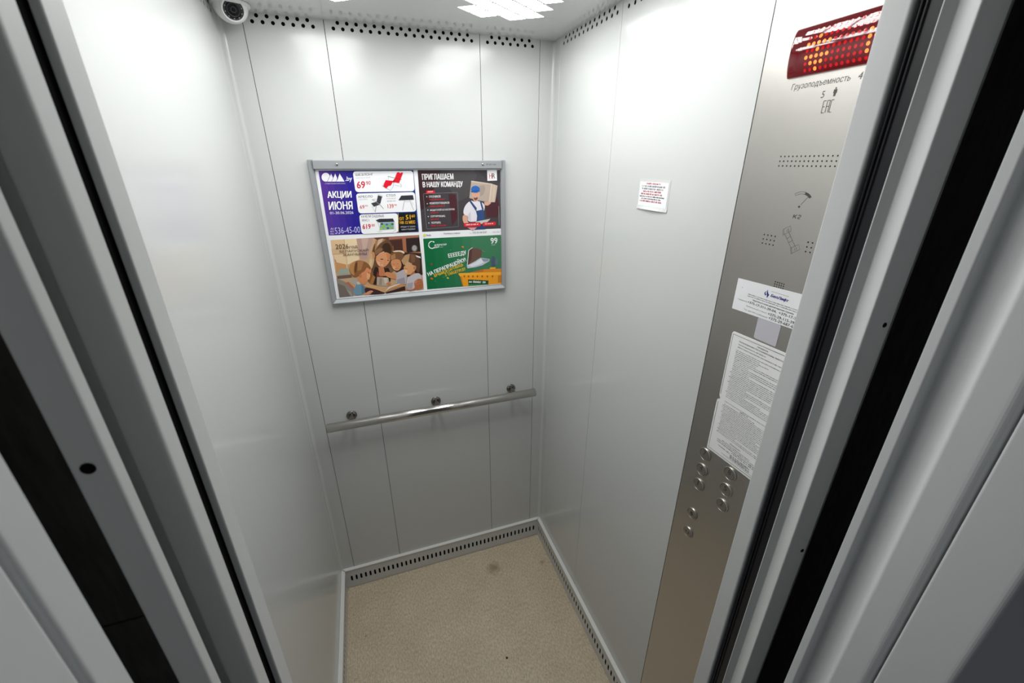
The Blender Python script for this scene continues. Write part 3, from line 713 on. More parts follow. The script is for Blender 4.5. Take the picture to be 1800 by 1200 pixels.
('L','c8823c',10,[(2009,1698),(2003,1556)]),
('P','9aa89c',[(221,1026),(501,1066),(512,880),(158,857)]),
('P','6a5a54',[(135,828),(584,843),(588,739),(138,725)]),
('P','8e857b',[(104,748),(342,624),(612,347),(538,97),(106,96)]),
('P','756a62',[(107,582),(321,479),(441,106),(107,100)]),
('P','b0a698',[(474,613),(644,724),(760,651),(684,447)]),
('P','b86a4c',[(355,581),(454,604),(617,389),(573,350)]),
('P','a2988c',[(359,349),(481,252),(521,120),(481,113)]),
('P','6a4a34',[(1732,1959),(1920,1885),(1997,1679),(1942,1354),(1991,1059),(1839,774),(1797,390),(1330,389),(1084,496),(1066,668),(1220,949),(1173,1201),(1337,1577),(1410,1773),(1554,1925)]),
('P','c9a880',[(1337,1577),(1392,1391),(1318,1108),(1220,949),(1084,960),(1178,1242)]),
('P','d9b98c',[(1227,1320),(1299,1274),(1230,1032),(1142,955)]),
('P','a87c54',[(1472,1889),(1674,1958),(1805,1911),(1595,1783),(1414,1572)]),
('P','c9b294',[(1573,1924),(1732,1955),(1660,1839),(1489,1709)]),
('P','3f2a1c',[(1670,1758),(1855,1828),(1957,1681),(1926,1397),(1758,1490),(1647,1558)]),
('P','d9c0a0',[(1428,1368),(1560,1482),(1714,1543),(1655,1455),(1484,1344)]),
('P','8a6444',[(1414,1572),(1581,1663),(1693,1616),(1562,1502),(1416,1430)]),
('P','33221a',[(1374,1083),(1460,973),(1618,961),(1822,987),(1811,519),(1721,440),(1315,433),(1087,517),(1263,820)]),
('P','a87440',[(1087,517),(1258,778),(1326,688),(1216,442)]),
('P','8a5a30',[(1063,794),(1220,949),(1283,819),(1123,493)]),
('P','c98a58',[(1315,1558),(1397,1512),(1399,1370),(1321,1293)]),
('P','d8966a',[(1422,1348),(1559,1478),(1732,1522),(1920,1428),(1879,1234),(1739,1056),(1591,988),(1471,1066),(1407,1226)]),
('P','e6b088',[(1431,1224),(1533,1175),(1551,1070),(1472,1076)]),
('P','c98058',[(1758,1490),(1919,1418),(1881,1255),(1789,1240)]),
('P','6a3a2a',[(1558,1298),(1655,1287),(1642,1255),(1564,1268)]),
('P','6a3a2a',[(1766,1246),(1838,1233),(1826,1209),(1771,1221)]),
('P','f0e0d8',[(1527,1124),(1612,1082),(1663,1093),(1598,1050)]),
('L','a8402f',7,[(1509,1140),(1590,1063),(1683,1098)]),
('L','b8704c',7,[(1703,1267),(1700,1153),(1659,1146)]),
('P','c27a54',[(1467,1035),(1631,991),(1669,703),(1449,710)]),
('P','8a3a34',[(1411,893),(1470,719),(1588,699),(1544,670),(1368,706)]),
('P','b5a390',[(1377,695),(1743,643),(1761,437),(1690,346),(1333,410)]),
('P','9c8a78',[(1462,656),(1539,628),(1492,396),(1415,424)]),
('P','cfc0b0',[(1580,635),(1702,636),(1703,464),(1607,429)]),
('P','c27e58',[(1640,448),(1768,501),(1817,389),(1711,355)]),
('P','d08a5c',[(762,735),(960,761),(1053,563),(942,466),(772,524)]),
('P','d68c60',[(998,1049),(1211,1116),(1233,927),(1175,827),(1163,681),(1055,580),(891,534),(827,709),(899,891)]),
('P','e6a878',[(1073,877),(1170,786),(1122,642),(1047,669)]),
('P','8e5c34',[(538,1083),(661,1254),(915,1297),(1135,1204),(1231,1011),(1191,951),(1097,1062),(1021,923),(897,870),(795,764),(644,724),(544,898)]),
('P','b98650',[(538,1083),(661,1254),(796,1268),(668,1033),(691,783),(569,875)]),
('P','a8764a',[(834,1266),(1025,1252),(910,973),(790,941)]),
('P','6a4026',[(750,1211),(829,1225),(746,903),(686,887)]),
('P','c07a50',[(812,814),(894,850),(897,724),(835,698)]),
('L','4a2a20',9,[(1118,890),(1157,839)]),
('L','a8583a',6,[(1098,686),(1148,692)]),
('P','7094a8',[(737,548),(830,519),(936,424),(938,209),(796,110),(540,144),(617,389)]),
('P','5a7c92',[(844,475),(935,414),(928,210),(819,134)]),
('P','cfc4b8',[(701,572),(781,586),(828,498),(728,485)]),
('P','43282a',[(932,392),(1315,260),(1574,131),(1568,83),(994,100),(928,210)]),
('P','3c2526',[(1584,130),(2264,294),(2275,154),(1620,87)]),
('P','d6a26c',[(929,446),(1174,420),(1420,294),(1578,166),(1533,135),(1316,271),(932,392)]),
('P','c88f5c',[(1576,149),(1747,308),(2129,405),(2289,336),(2263,287),(1824,257),(1604,124)]),
('P','e6e0dc',[(1577,160),(1727,310),(2152,429),(2174,405),(1765,284)]),
('P','d8906a',[(877,124),(987,204),(1134,260),(1217,204),(1122,166),(1139,142),(994,104)]),
('P','7a5438',[(1862,1360),(1977,1496),(2161,1526),(2335,1453),(2319,1288),(2236,1168),(1894,1191)]),
('P','e6d4b8',[(1979,1517),(2122,1545),(2302,1527),(2375,1440),(2331,1412),(2238,1496),(2016,1490)]),
('P','a87c50',[(1904,1377),(2052,1450),(2055,1285),(1899,1233)]),
('P','cf8d5f',[(1892,1223),(2052,1260),(2201,1222),(2233,999),(2100,835),(1952,882),(1880,1057)]),
('P','e0a678',[(1926,1022),(2025,993),(1993,890),(1935,915)]),
('L','4a2c20',7,[(1938,1094),(1994,1084)]),
('L','4a2c20',7,[(2076,1095),(2125,1081)]),
('L','a03c30',8,[(1979,944),(2101,941)]),
('P','7a5a44',[(1802,989),(1902,981),(1949,851),(1821,797)]),
('P','b9b0b4',[(2013,782),(2280,889),(2379,731),(2312,367),(1975,418)]),
('P','9c9298',[(2019,545),(2273,610),(2294,390),(2005,416)]),
('P','cf8a5a',[(1653,831),(1766,848),(2025,706),(2004,563),(1820,605),(1631,727)]),
('P','5f4232',[(2218,1190),(2347,1369),(2557,1422),(2759,1374),(2861,1230),(2841,868),(2764,700),(2670,838),(2559,996),(2290,995)]),
('P','b89068',[(2228,1189),(2368,1368),(2534,1399),(2470,1151),(2294,1037)]),
('P','c8a078',[(2315,1035),(2429,1154),(2586,1058),(2495,980)]),
('P','7a5440',[(2555,1397),(2715,1345),(2672,1095),(2548,1103)]),
('P','f0e8e4',[(2715,1341),(2876,1282),(2882,1229),(2751,1280)]),
('P','d69c6c',[(2281,1006),(2523,1052),(2642,990),(2714,974),(2668,816),(2488,675),(2334,696),(2288,867)]),
('P','e8bc90',[(2298,866),(2401,858),(2379,731),(2327,735)]),
('L','3e2a22',9,[(2325,928),(2393,885)]),
('P','b8764c',[(2608,961),(2692,965),(2660,839),(2610,864)]),
('L','a85038',6,[(2325,757),(2369,743)]),
('P','b07048',[(2468,681),(2604,800),(2661,730),(2526,633)]),
('P','c4bbc0',[(2355,592),(2485,647),(2661,730),(2828,706),(2878,494),(2636,205),(2493,151),(2293,165)]),
('P','a89ea4',[(2356,385),(2548,412),(2505,172),(2305,180)]),
('P','b06a46',[(2581,420),(2683,499),(2749,527),(2884,493),(2892,137),(2608,129),(2589,276)]),
('P','c88460',[(2580,409),(2736,506),(2628,361)]),
('L','d49870',6,[(2630,383),(2827,443)]),
('L','d49870',6,[(2624,317),(2829,343)]),
('P','b8683f',[(2293,165),(2503,150),(2663,269),(2609,140),(2435,101)]),
('T','3e3a3a','2026',[(232,1700),(621,1696),(240,1848)],0),
('T','3e3a3a','год',[(640,1672),(895,1684),(648,1768)],0),
('T','3e3a3a','БЕЛАРУСКАЙ',[(339,1579),(1213,1574),(339,1674)],0),
('T','3e3a3a','ЖАНЧЫНЫ',[(417,1459),(1152,1459),(416,1543)],0),
('L','e8ddd4',4,[(2713,113),(2770,152),(2812,139)])],
'D': [('P','0b6a3d',[(3022,1879),(3351,1878),(3351,103),(3022,106)]),
('P','156d42',[(3351,1878),(3684,1877),(3686,99),(3351,103)]),
('P','1f7047',[(3684,1877),(4022,1875),(4024,95),(3686,99)]),
('P','29744c',[(4022,1875),(4364,1874),(4368,92),(4024,95)]),
('P','347752',[(4364,1874),(4712,1872),(4716,88),(4368,92)]),
('P','3c7a56',[(4712,1872),(5065,1871),(5069,84),(4716,88)]),
('P','3c7a56',[(5065,1871),(5423,1869),(5427,80),(5069,84)]),
('P','3c7a56',[(5423,1869),(5786,1868),(5790,76),(5427,80)]),
('L','f0f2f0',24,[(3383,1572),(3365,1556),(3344,1544),(3321,1536),(3298,1534),(3274,1537),(3252,1546),(3233,1559),(3216,1576),(3203,1596),(3194,1619),(3191,1644),(3192,1668),(3198,1693),(3208,1715),(3223,1735),(3241,1751),(3261,1763),(3284,1770),(3307,1773),(3331,1770),(3353,1761),(3373,1749),(3389,1732)]),
('P','0c6c40',[(3308,1807),(3324,1806),(3326,1735),(3311,1736)]),
('P','0c6c40',[(3159,1672),(3222,1687),(3221,1672),(3161,1652)]),
('T','f0f2f0','АПЕРАТАР',[(3383,1605),(3812,1611),(3377,1667)],2),
('T','f0f2f0','ДМР',[(3385,1531),(3550,1537),(3386,1589)],2),
('B','b8d0c0',[(3569,1547),(3701,1551),(3571,1574)]),
('T','f0f2f0','99',[(5398,1572),(5658,1573),(5386,1781)],2),
('B','c8dcd0',[(5429,1517),(5572,1517),(5430,1546)]),
('T','f4f6f4','ЕЕЕЕЕДУ',[(3856,1142),(4501,1223),(3830,1315)],2),
('T','f4f6f4','НА ПЕРАПРАЦОЎКУ!',[(3112,551),(4491,993),(3044,743)],2),
('T','e8b92c','ВУЧЫМСЯ САРТАВАЦЬ',[(3320,497),(4372,837),(3288,623)],2),
('T','e8b92c','З TARGET99.BY',[(3693,516),(4455,687),(3664,633)],2),
('P','6c4c42',[(4599,1400),(4715,1463),(4880,1453),(5066,1357),(5027,1119),(4900,1077),(4531,850)]),
('P','553a34',[(4599,1400),(4715,1463),(4669,1062),(4536,867)]),
('L','f2f2f0',16,[(4722,1479),(4582,1395),(4504,848)]),
('P','c2c6d4',[(4485,854),(4813,991),(5006,1100),(5340,1032),(5332,954),(5061,818),(4784,766),(4510,749)]),
('P','e4e6ee',[(4535,850),(4811,950),(5026,1068),(5280,1020),(5020,873),(4679,794)]),
('P','8e94a8',[(5026,1068),(5323,1025),(5300,956),(5108,949)]),
('L','9aa8a0',6,[(5055,1362),(5180,1303)]),
('P','44566a',[(5432,1113),(5497,1133),(5543,1064),(5560,729),(5404,761),(5396,929)]),
('P','5c6e84',[(5536,898),(5614,1028),(5650,974),(5633,828),(5561,792)]),
('P','e8b020',[(5342,720),(5566,715),(5558,644),(5347,650)]),
('P','d98420',[(4604,592),(5122,673),(5787,644),(5787,413),(4668,503)]),
('P','c06a28',[(4604,592),(5100,662),(5119,593),(4883,559)]),
('P','f2a01e',[(4227,497),(5784,430),(5790,76),(4313,102)]),
('P','f8ae2c',[(4158,573),(4212,602),(5785,520),(5784,413),(4226,480)]),
('P','a84a1c',[(4342,498),(4421,496),(4380,409)]),
('P','a84a1c',[(4499,485),(4579,483),(4537,396)]),
('P','a84a1c',[(4657,473),(4737,470),(4696,383)]),
('P','a84a1c',[(4826,459),(4907,456),(4866,369)]),
('P','a84a1c',[(5008,444),(5090,442),(5048,353)]),
('P','a84a1c',[(5202,428),(5284,426),(5243,337)]),
('P','a84a1c',[(5397,412),(5480,410),(5439,321)]),
('P','d8861a',[(4226,480),(4289,479),(4335,104),(4309,102)]),
('P','c87a1a',[(5649,402),(5784,409),(5786,131),(5646,122)]),
('P','1f4a34',[(4510,344),(5284,239),(5272,102),(4517,160)]),
('B','d8e4dc',[(4541,222),(5234,140),(4550,298)]),
('P','3f8f3c',[(4517,160),(5281,102),(5281,84),(4515,101)]),
('P','d88a2c',[(4316,1523),(4360,1561),(4421,1521),(4393,1482),(4357,1505)]),
('P','d8602c',[(3146,483),(3198,528),(3266,479),(3233,433),(3193,461)]),
('P','a83a34',[(3187,995),(3227,1030),(3282,993),(3255,957),(3224,978)]),
('P','d8c84a',[(3726,459),(3768,496),(3824,456),(3797,419),(3764,441)]),
('P','3fae6a',[(3916,1442),(3936,1460),(3964,1441),(3951,1423),(3935,1434)]),
('P','4ab07a',[(3597,503),(3617,521),(3645,502),(3632,483),(3615,494)]),
('P','6ab88a',[(3303,384),(3321,399),(3344,382),(3332,367),(3319,376)])],
}

# ================================================================== dome camera in the corner
cc = Vector((-0.889, -0.066, 2.098))
t = thing('security_camera', (cc.x, cc.y, HC), 'white dome security camera on the ceiling in the back left corner', 'camera')
mb = MB(); mb.lathe((cc.x, cc.y, HC), (0, 0, -1), [(0.0, 0.0), (0.0425, 0.0), (0.0435, 0.002), (0.0435, 0.005), (0.0420, 0.0075), (0.0360, 0.0080)], WPLAST, 40); mb.build('base_ring', t)
ax = (CAM - cc).normalized(); ax = (ax + Vector((0.20, 0.0, -0.36))).normalized()
eb = cc + Vector((0.0, 0, -0.002)); R = 0.0385
prof = [(R * math.sin(a), R * math.cos(a)) for a in [PI * k / 24 for k in range(24, 5, -1)]]
prof += [(0.0258, 0.0290), (0.0258, 0.0322), (0.0250, 0.0332), (0.0218, 0.0332), (0.0214, 0.0315)]
mb = MB(); mb.lathe(eb, ax, prof, WPLAST, 40); ey = mb.build('eyeball', t)
mb = MB(); mb.lathe(eb, ax, [(0.0219, 0.0312), (0.0219, 0.0325), (0.015, 0.0327), (0.0, 0.0327)], LENSB, 32)
mb.lathe(eb, ax, [(0.0148, 0.0327), (0.0142, 0.0336), (0.0132, 0.0336), (0.0125, 0.0327)], LENSG, 32)
mb.lathe(eb, ax, [(0.0068, 0.0327), (0.0064, 0.0333), (0.0050, 0.0333), (0.0046, 0.0327)], LENSG, 24)
mb.build('lens_window', ey)
side_ = ax.orthogonal().normalized(); s2 = ax.cross(side_)
for k in range(10):
    a = 2 * PI * k / 10; p = eb + ax * 0.0326 + (side_ * math.cos(a) + s2 * math.sin(a)) * 0.0182
    mb = MB(); mb.lathe(p, ax, [(0.0017, 0), (0.0015, 0.0008), (0.0, 0.0011)], IRLED, 10); mb.build('infrared_led', ey)

# ================================================================== advertising frame on the back wall
FX0, FX1, FZ0, FZ1 = -0.7830, -0.1735, 1.3085, 1.7520
t = thing('poster_frame', ((FX0 + FX1) / 2, 0, FZ0), 'grey aluminium snap frame holding four adverts on the back wall', 'frame')
mb = MB(); mb.box((FX0 + 0.004, -0.005, FZ0 + 0.004), (FX1 - 0.004, -0.0002, FZ1 - 0.004), ALU); mb.build('back_board', t)
def bar(name, pts, d0=0.006, d1=0.019, d2=0.0105):
    """mitred bar: outer edge low, crown high, inner lip lower"""
    mb = MB(); (o0, o1, i0, i1) = pts
    c0 = [a + (b - a) * 0.35 for a, b in zip(o0, i0)]; c1 = [a + (b - a) * 0.35 for a, b in zip(o1, i1)]
    b0 = [a + (b - a) * 0.08 for a, b in zip(o0, i0)]; b1 = [a + (b - a) * 0.08 for a, b in zip(o1, i1)]
    rowsA = [backp(*o0, 0.0004), backp(*o0, d1 - 0.005), backp(*b0, d1 - 0.001), backp(*c0, d1), backp(*i0, d2), backp(*i0, 0.006)]
    rowsB = [backp(*o1, 0.0004), backp(*o1, d1 - 0.005), backp(*b1, d1 - 0.001), backp(*c1, d1), backp(*i1, d2), backp(*i1, 0.006)]
    n = len(rowsA); mb.mesh(rowsA + rowsB, [(i, i + 1, n + i + 1, n + i) for i in range(n - 1)] + [tuple(range(n - 1, -1, -1)), tuple(range(n, 2 * n))], ALU)
    return mb.build(name, t)
iw = 0.0148
bar('side_bar', ((FX0, FZ0), (FX0, FZ1), (FX0 + iw, FZ0 + iw), (FX0 + iw, FZ1)))
bar('side_bar', ((FX1, FZ0), (FX1, FZ1), (FX1 - iw, FZ0 + iw), (FX1 - iw, FZ1)))
bar('bottom_bar', ((FX0, FZ0), (FX1, FZ0), (FX0 + iw, FZ0 + iw), (FX1 - iw, FZ0 + iw)))
mb = MB(); mb.box((FX0 + iw - 0.001, -0.0195, 1.7264), (FX1 - iw + 0.001, -0.0004, FZ1 - 0.001), ALU); tb = mb.build('top_bar', t, bevel=0.0015)
mb = MB(); rnd = random.Random(4)
text(mb, backp, '№ ЦЛ-1406', -0.2415, -0.208, 1.7365, 1.7412, 0.01965, ENGR, bold=0.01); mb.build('engraved_number', tb, label='small dark number stamped on the right of the grey bar')
for x in (-0.7031, -0.2530):
    mb = MB(); mb.lathe((x, -0.0195, 1.7395), (0, -1, 0), [(0.0042, 0), (0.0042, 0.001), (0.0036, 0.0022), (0.0016, 0.0028), (0, 0.0026)], CHROME, 18); mb.build('screw', tb)
# the printed sheet in the frame, four adverts
PX, PZ = -0.7676, 1.3198
t = thing('advertising_sheet', ((FX0 + FX1) / 2, -0.006, PZ), 'white printed sheet with four colour adverts behind the grey frame', 'poster')
mb = MB(); mb.box((PX + 0.0006, -0.0072, PZ + 0.0047), (FX1 - iw - 0.0004, -0.0055, 1.7258), PAPER); mb.build('paper', t)
def adp(u, v, d): return (min(PX + u * 1e-4, FX1 - iw - 0.0008), -(0.0074 + d), max(PZ + v * 1e-4, PZ + 0.0052))
AL = {'A': 'violet and blue garden furniture sale advert', 'B': 'dark job advert with a man in a blue cap carrying a box', 'C': 'warm picture of a woman reading to three children', 'D': 'green waste recycling advert with an orange skip'}
BOLD = (0.0, 0.013, 0.027)
def chaikin(p, n):
    for _ in range(n): p = [q for i in range(len(p)) for q in ((0.75 * p[i - 1][0] + 0.25 * p[i][0], 0.75 * p[i - 1][1] + 0.25 * p[i][1]), (0.25 * p[i - 1][0] + 0.75 * p[i][0], 0.25 * p[i - 1][1] + 0.75 * p[i][1]))]
    return p
rnd = random.Random(7)
for key in 'ABCD':
    mb = MB(); d = 0.0
    for it in ADS[key]:
        d += 0.00002; col = hexlin(it[1])
        if it[0] == 'P': poly(mb, adp, chaikin(it[2], 2) if (key == 'C' and 5 < len(it[2]) < 16) or (key == 'B' and 6 < len(it[2]) < 14) else it[2], d, INK, col)
        elif it[0] == 'L': stroke(mb, adp, it[3], it[2] * 1.25, d, INK, col)
        elif it[0] == 'T': text_aff(mb, adp, it[2], *it[3], d, INK, col=col, bold=BOLD[it[4]], res=2)
        elif it[0] == 'B':
            (bl, br, tl) = it[2]; ux = br[0] - bl[0]; uy = br[1] - bl[1]; ln = math.hypot(ux, uy); h = math.hypot(tl[0] - bl[0], tl[1] - bl[1])
            f2 = lambda u, v, d_: adp(bl[0] + ux / ln * u - uy / ln * v, bl[1] + uy / ln * u + ux / ln * v, d_)
            words(mb, f2, 0, ln, 0, h, d, INK, rnd, col)
    mb.build('advert', t, label=AL[key])

# ================================================================== handrail
RY, RZ, RR_ = -0.065, 0.8695, 0.0165
t = thing('handrail', (-0.466, 0, RZ), 'polished steel handrail across the back wall below the adverts', 'handrail')
mb = MB(); mb.lathe((-0.8665, RY, RZ), (1, 0, 0), [(0, 0), (0.0148, 0), (RR_, 0.0016), (RR_, 0.7994), (0.0148, 0.801), (0, 0.801)], CHROME, 40); mb.build('rail', t)
for x in (-0.7830, -0.4660, -0.1500):
    mb = MB(); mb.lathe((x, 0, RZ), (0, -1, 0), [(0.0095, 0.004), (0.0090, 0.012), (0.0082, 0.030), (0.0082, 0.052)], DCHROME, 24); b_ = mb.build('bracket', t)
    mb = MB(); mb.lathe((x, 0.0, RZ), (0, -1, 0), [(0.0190, 0.0), (0.0190, 0.003), (0.0178, 0.0048), (0.0150, 0.0052), (0.0142, 0.0070), (0.0105, 0.0076), (0.0, 0.0076)], DCHROME, 32); mb.build('rosette', b_)

# ================================================================== control panel on the right wall
CF = 0.0008                                         # proud of the wall
U0, U1 = 0.8440, 1.0785
t = thing('control_panel', (0, -0.961, 0.01), 'brushed stainless lift control panel with red display and round buttons', 'control panel')
mb = MB()
rowsD = [([0.9142 + 0.00705 * i for i in range(15)], z, 0.0012, 0.0012, 2) for z in (1.7397, 1.7466, 1.7536)]
grid = lambda a, n, p, z, r: ([a + p * i for i in range(n)], z, r, r, 2)
# plate in bands so every hole group is really punched
bands = [(SK + 0.001, 1.52, []), (1.52, 1.60, [grid(0.9590, 5, 0.0041, z, 0.0011) for z in (1.5506, 1.5544, 1.5582)]),
         (1.60, 1.66, [([0.9165 + 0.0072 * i for i in range(4)] + [0.9970 + 0.0072 * i for i in range(4)], z, 0.0012, 0.0012, 2) for z in (1.6163, 1.6235, 1.6308)]),
         (1.66, 1.72, []), (1.72, 1.80, rowsD), (1.80, HC - 0.002, [])]
for v0, v1, rows in bands:
    m2 = MB(); holed(m2, rightp, U0, U1, v0, v1, rows, INOX, t=0.001, lift=CF)
    mb.v, mb.f, mb.mi, mb.c, mb.sm, mb.mats = (mb.v + m2.v, mb.f + [tuple(len(mb.v) + q for q in f) for f in m2.f], mb.mi + m2.mi, mb.c + m2.c, mb.sm + m2.sm, mb.mats or m2.mats)
face = mb.build('face_plate', t)
mb = MB(); mb.box((0.0010, -U1, SK), (0.0035, -U0, HC), BLACK); mb.build('back_box', t)
mb = MB()
def cop(u, v, d): return rightp(u, v, CF + d)
e = 0.00015
text(mb, cop, 'Грузоподъемность', 0.9050, 0.9935, 1.8450, 1.8552, e, ENGR, shear=0.12, res=4)
text(mb, cop, '400 кг', 1.0035, 1.0360, 1.8466, 1.8552, e, ENGR, shear=0.12, res=4)
text(mb, cop, '5', 0.9572, 0.9618, 1.8305, 1.8392, e, ENGR, shear=0.12, res=4)
mb.build('capacity_text', face)
mb = MB(); disc(mb, cop, 0.9772, 1.8407, 0.0011, e, ENGR); poly(mb, cop, [(0.9748, 1.8393), (0.9796, 1.8393), (0.9798, 1.8345), (0.9789, 1.8345), (0.9786, 1.8305), (0.9774, 1.8305), (0.9772, 1.8340), (0.9770, 1.8305), (0.9758, 1.8305), (0.9755, 1.8345), (0.9746, 1.8345)], e, ENGR); mb.build('person_symbol', face)
mb = MB()   # conformity mark, drawn as plain strokes
def st(*p, w_=0.0009):
    for k in range(len(p) - 1): stroke(mb, cop, p[k:k + 2], w_, e + 0.000005 * k, ENGR)
zb, zt, zm = 1.8108, 1.8262, 1.8186
st((0.9680, zt), (0.9640, zt), (0.9640, zb), (0.9680, zb)); st((0.9640, zm), (0.9674, zm))
st((0.9697, zb), (0.9697, zt), (0.9735, zt), (0.9735, zb)); st((0.9697, zm), (0.9735, zm))
st((0.9792, zt), (0.9754, zt), (0.9754, zb), (0.9792, zb)); mb.build('conformity_mark', face)
mb = MB()   # overload gauge and kg
cu_, cv_, r0, r1 = 0.9672, 1.6808, 0.0190, 0.0222
arc = lambda r, a0, a1, n=10: [(cu_ + r * math.cos(math.radians(a0 + (a1 - a0) * i / n)), cv_ + r * math.sin(math.radians(a0 + (a1 - a0) * i / n))) for i in range(n + 1)]
o_ = arc(r0, 124, 45) + arc(r1, 45, 124); stroke(mb, cop, o_ + [o_[0]], 0.0006, e, ENGR)
poly(mb, cop, arc(r0, 78, 45) + arc(r1, 45, 78), e, ENGR); disc(mb, cop, cu_, cv_, 0.0018, e, ENGR); stroke(mb, cop, [(0.9690, 1.6838), (0.9782, 1.6965)], 0.0007, e, ENGR)
text(mb, cop, 'к', 0.9607, 0.9672, 1.6630, 1.6688, e, ENGR, shear=0.2, bold=0.03, res=4)
stroke(mb, cop, [(0.9698, 1.6676), (0.9706, 1.6685), (0.9728, 1.6686), (0.9743, 1.6680), (0.9743, 1.6669), (0.9732, 1.6660), (0.9706, 1.6650), (0.9694, 1.6641), (0.9697, 1.6633), (0.9712, 1.6630), (0.9738, 1.6633)], 0.0011, e, ENGR); mb.build('overload_symbol', face)
mb = MB()   # telephone handset in thin lines
def ln(*p): stroke(mb, cop, p, 0.0005, e, ENGR)
ln((0.9505, 1.6445), (0.9610, 1.6510), (0.9640, 1.6430), (0.9535, 1.6365), (0.9505, 1.6445)); ln((0.9505, 1.6445), (0.9495, 1.6415), (0.9525, 1.6340), (0.9535, 1.6365)); ln((0.9562, 1.6440), (0.9590, 1.6458), (0.9600, 1.6428), (0.9572, 1.6412), (0.9562, 1.6440))
ln((0.9545, 1.6370), (0.9720, 1.6165)); ln((0.9605, 1.6408), (0.9780, 1.6208)); ln((0.9600, 1.6305), (0.9652, 1.6345)); ln((0.9650, 1.6250), (0.9700, 1.6290))
ln((0.9720, 1.6180), (0.9828, 1.6250), (0.9868, 1.6175), (0.9757, 1.6102), (0.9720, 1.6180)); ln((0.9720, 1.6180), (0.9712, 1.6150), (0.9748, 1.6078), (0.9757, 1.6102)); ln((0.9775, 1.6178), (0.9803, 1.6196), (0.9814, 1.6166), (0.9786, 1.6150), (0.9775, 1.6178))
mb.build('handset_symbol', face)
# grey plastic window between the two paper notices
mb = MB(); pr = rounded([(0.9438, 1.4500), (0.9900, 1.4500), (0.9900, 1.4905), (0.9438, 1.4905)], [0.004] * 4); poly(mb, cop, pr, 0.0006, LILAC)
for i in range(len(pr)): p, q = pr[i], pr[(i + 1) % len(pr)]; mb.face([cop(*p, 0.0006), cop(*q, 0.0006), cop(*q, 0), cop(*p, 0)], LILAC)
mb.build('lamp_window', t, label='plain grey plastic window')
# red display: bulging lens with dot matrix
D0, D1, DZ0, DZ1 = 0.8950, 1.0500, 1.8635, 1.9255
def bulge(u, v, d=0.0):
    tt = (v - (DZ0 + DZ1) / 2) / ((DZ1 - DZ0) / 2); eu = min(1.0, min(u - D0, D1 - u) / 0.006); eu = math.sqrt(max(0, 1 - (1 - max(0, eu)) ** 2))
    return rightp(u, v, CF + 0.0006 + (0.0105 * math.sqrt(max(0.0, 1 - (abs(tt) * 0.97) ** 2.2))) * (0.35 + 0.65 * eu) + d)
mb = MB(); us = [D0 + x for x in (0, 0.0007, 0.0018, 0.0035, 0.006)] + [D0 + 0.006 + (D1 - D0 - 0.012) * i / 8 for i in range(1, 9)] + [D1 - x for x in (0.0035, 0.0018, 0.0007, 0)]
vs_ = [DZ0 + (DZ1 - DZ0) * (0.5 - 0.5 * math.cos(PI * i / 26)) for i in range(27)]
V = [bulge(u, v) for u in us for v in vs_]; n = len(vs_)
mb.mesh(V, [(a * n + b, a * n + b + 1, (a + 1) * n + b + 1, (a + 1) * n + b) for a in range(len(us) - 1) for b in range(n - 1)], REDLENS, True)
for v in (DZ0, DZ1):
    for i in range(len(us) - 1): mb.face([bulge(us[i], v), bulge(us[i + 1], v), rightp(us[i + 1], v, CF), rightp(us[i], v, CF)], REDLENS)
for u in (D0, D1):
    for i in range(n - 1): mb.face([bulge(u, vs_[i]), bulge(u, vs_[i + 1]), rightp(u, vs_[i + 1], CF), rightp(u, vs_[i], CF)], REDLENS)
disp = mb.build('floor_display', t, label='dark red curved display with lit orange dots')
lit = {(0, 2), (1, 2), (3, 2), (6, 2)} | {(2, c) for c in range(5)} | {(4, c) for c in range(5)} | {(5, c) for c in (1, 2, 3)}
lit |= {(r, 11) for r in (2, 3, 4, 5)} | {(0, 13), (1, 12), (3, 12), (3, 13), (3, 14), (4, 15), (5, 15), (6, 12), (6, 13), (6, 14)}
arrow, digit, off = MB(), MB(), MB()
for r in range(7):
    for c in range(16):
        u = 0.9275 + 0.00775 * c; v = 1.9160 - 0.0078 * r; k = (r, c) in lit; rr = 0.0025 if k else 0.0023
        disc((arrow if c < 6 else digit) if k else off, lambda a, b, d: bulge(a, b, d), u, v, rr, 0.00045 if k else 0.0003, LEDON if k else LEDOFF, 12)
arrow.build('arrow_dots', disp, label='glowing orange dots of a down arrow'); digit.build('digit_dots', disp, label='glowing orange dots of a digit'); off.build('unlit_dots', disp)
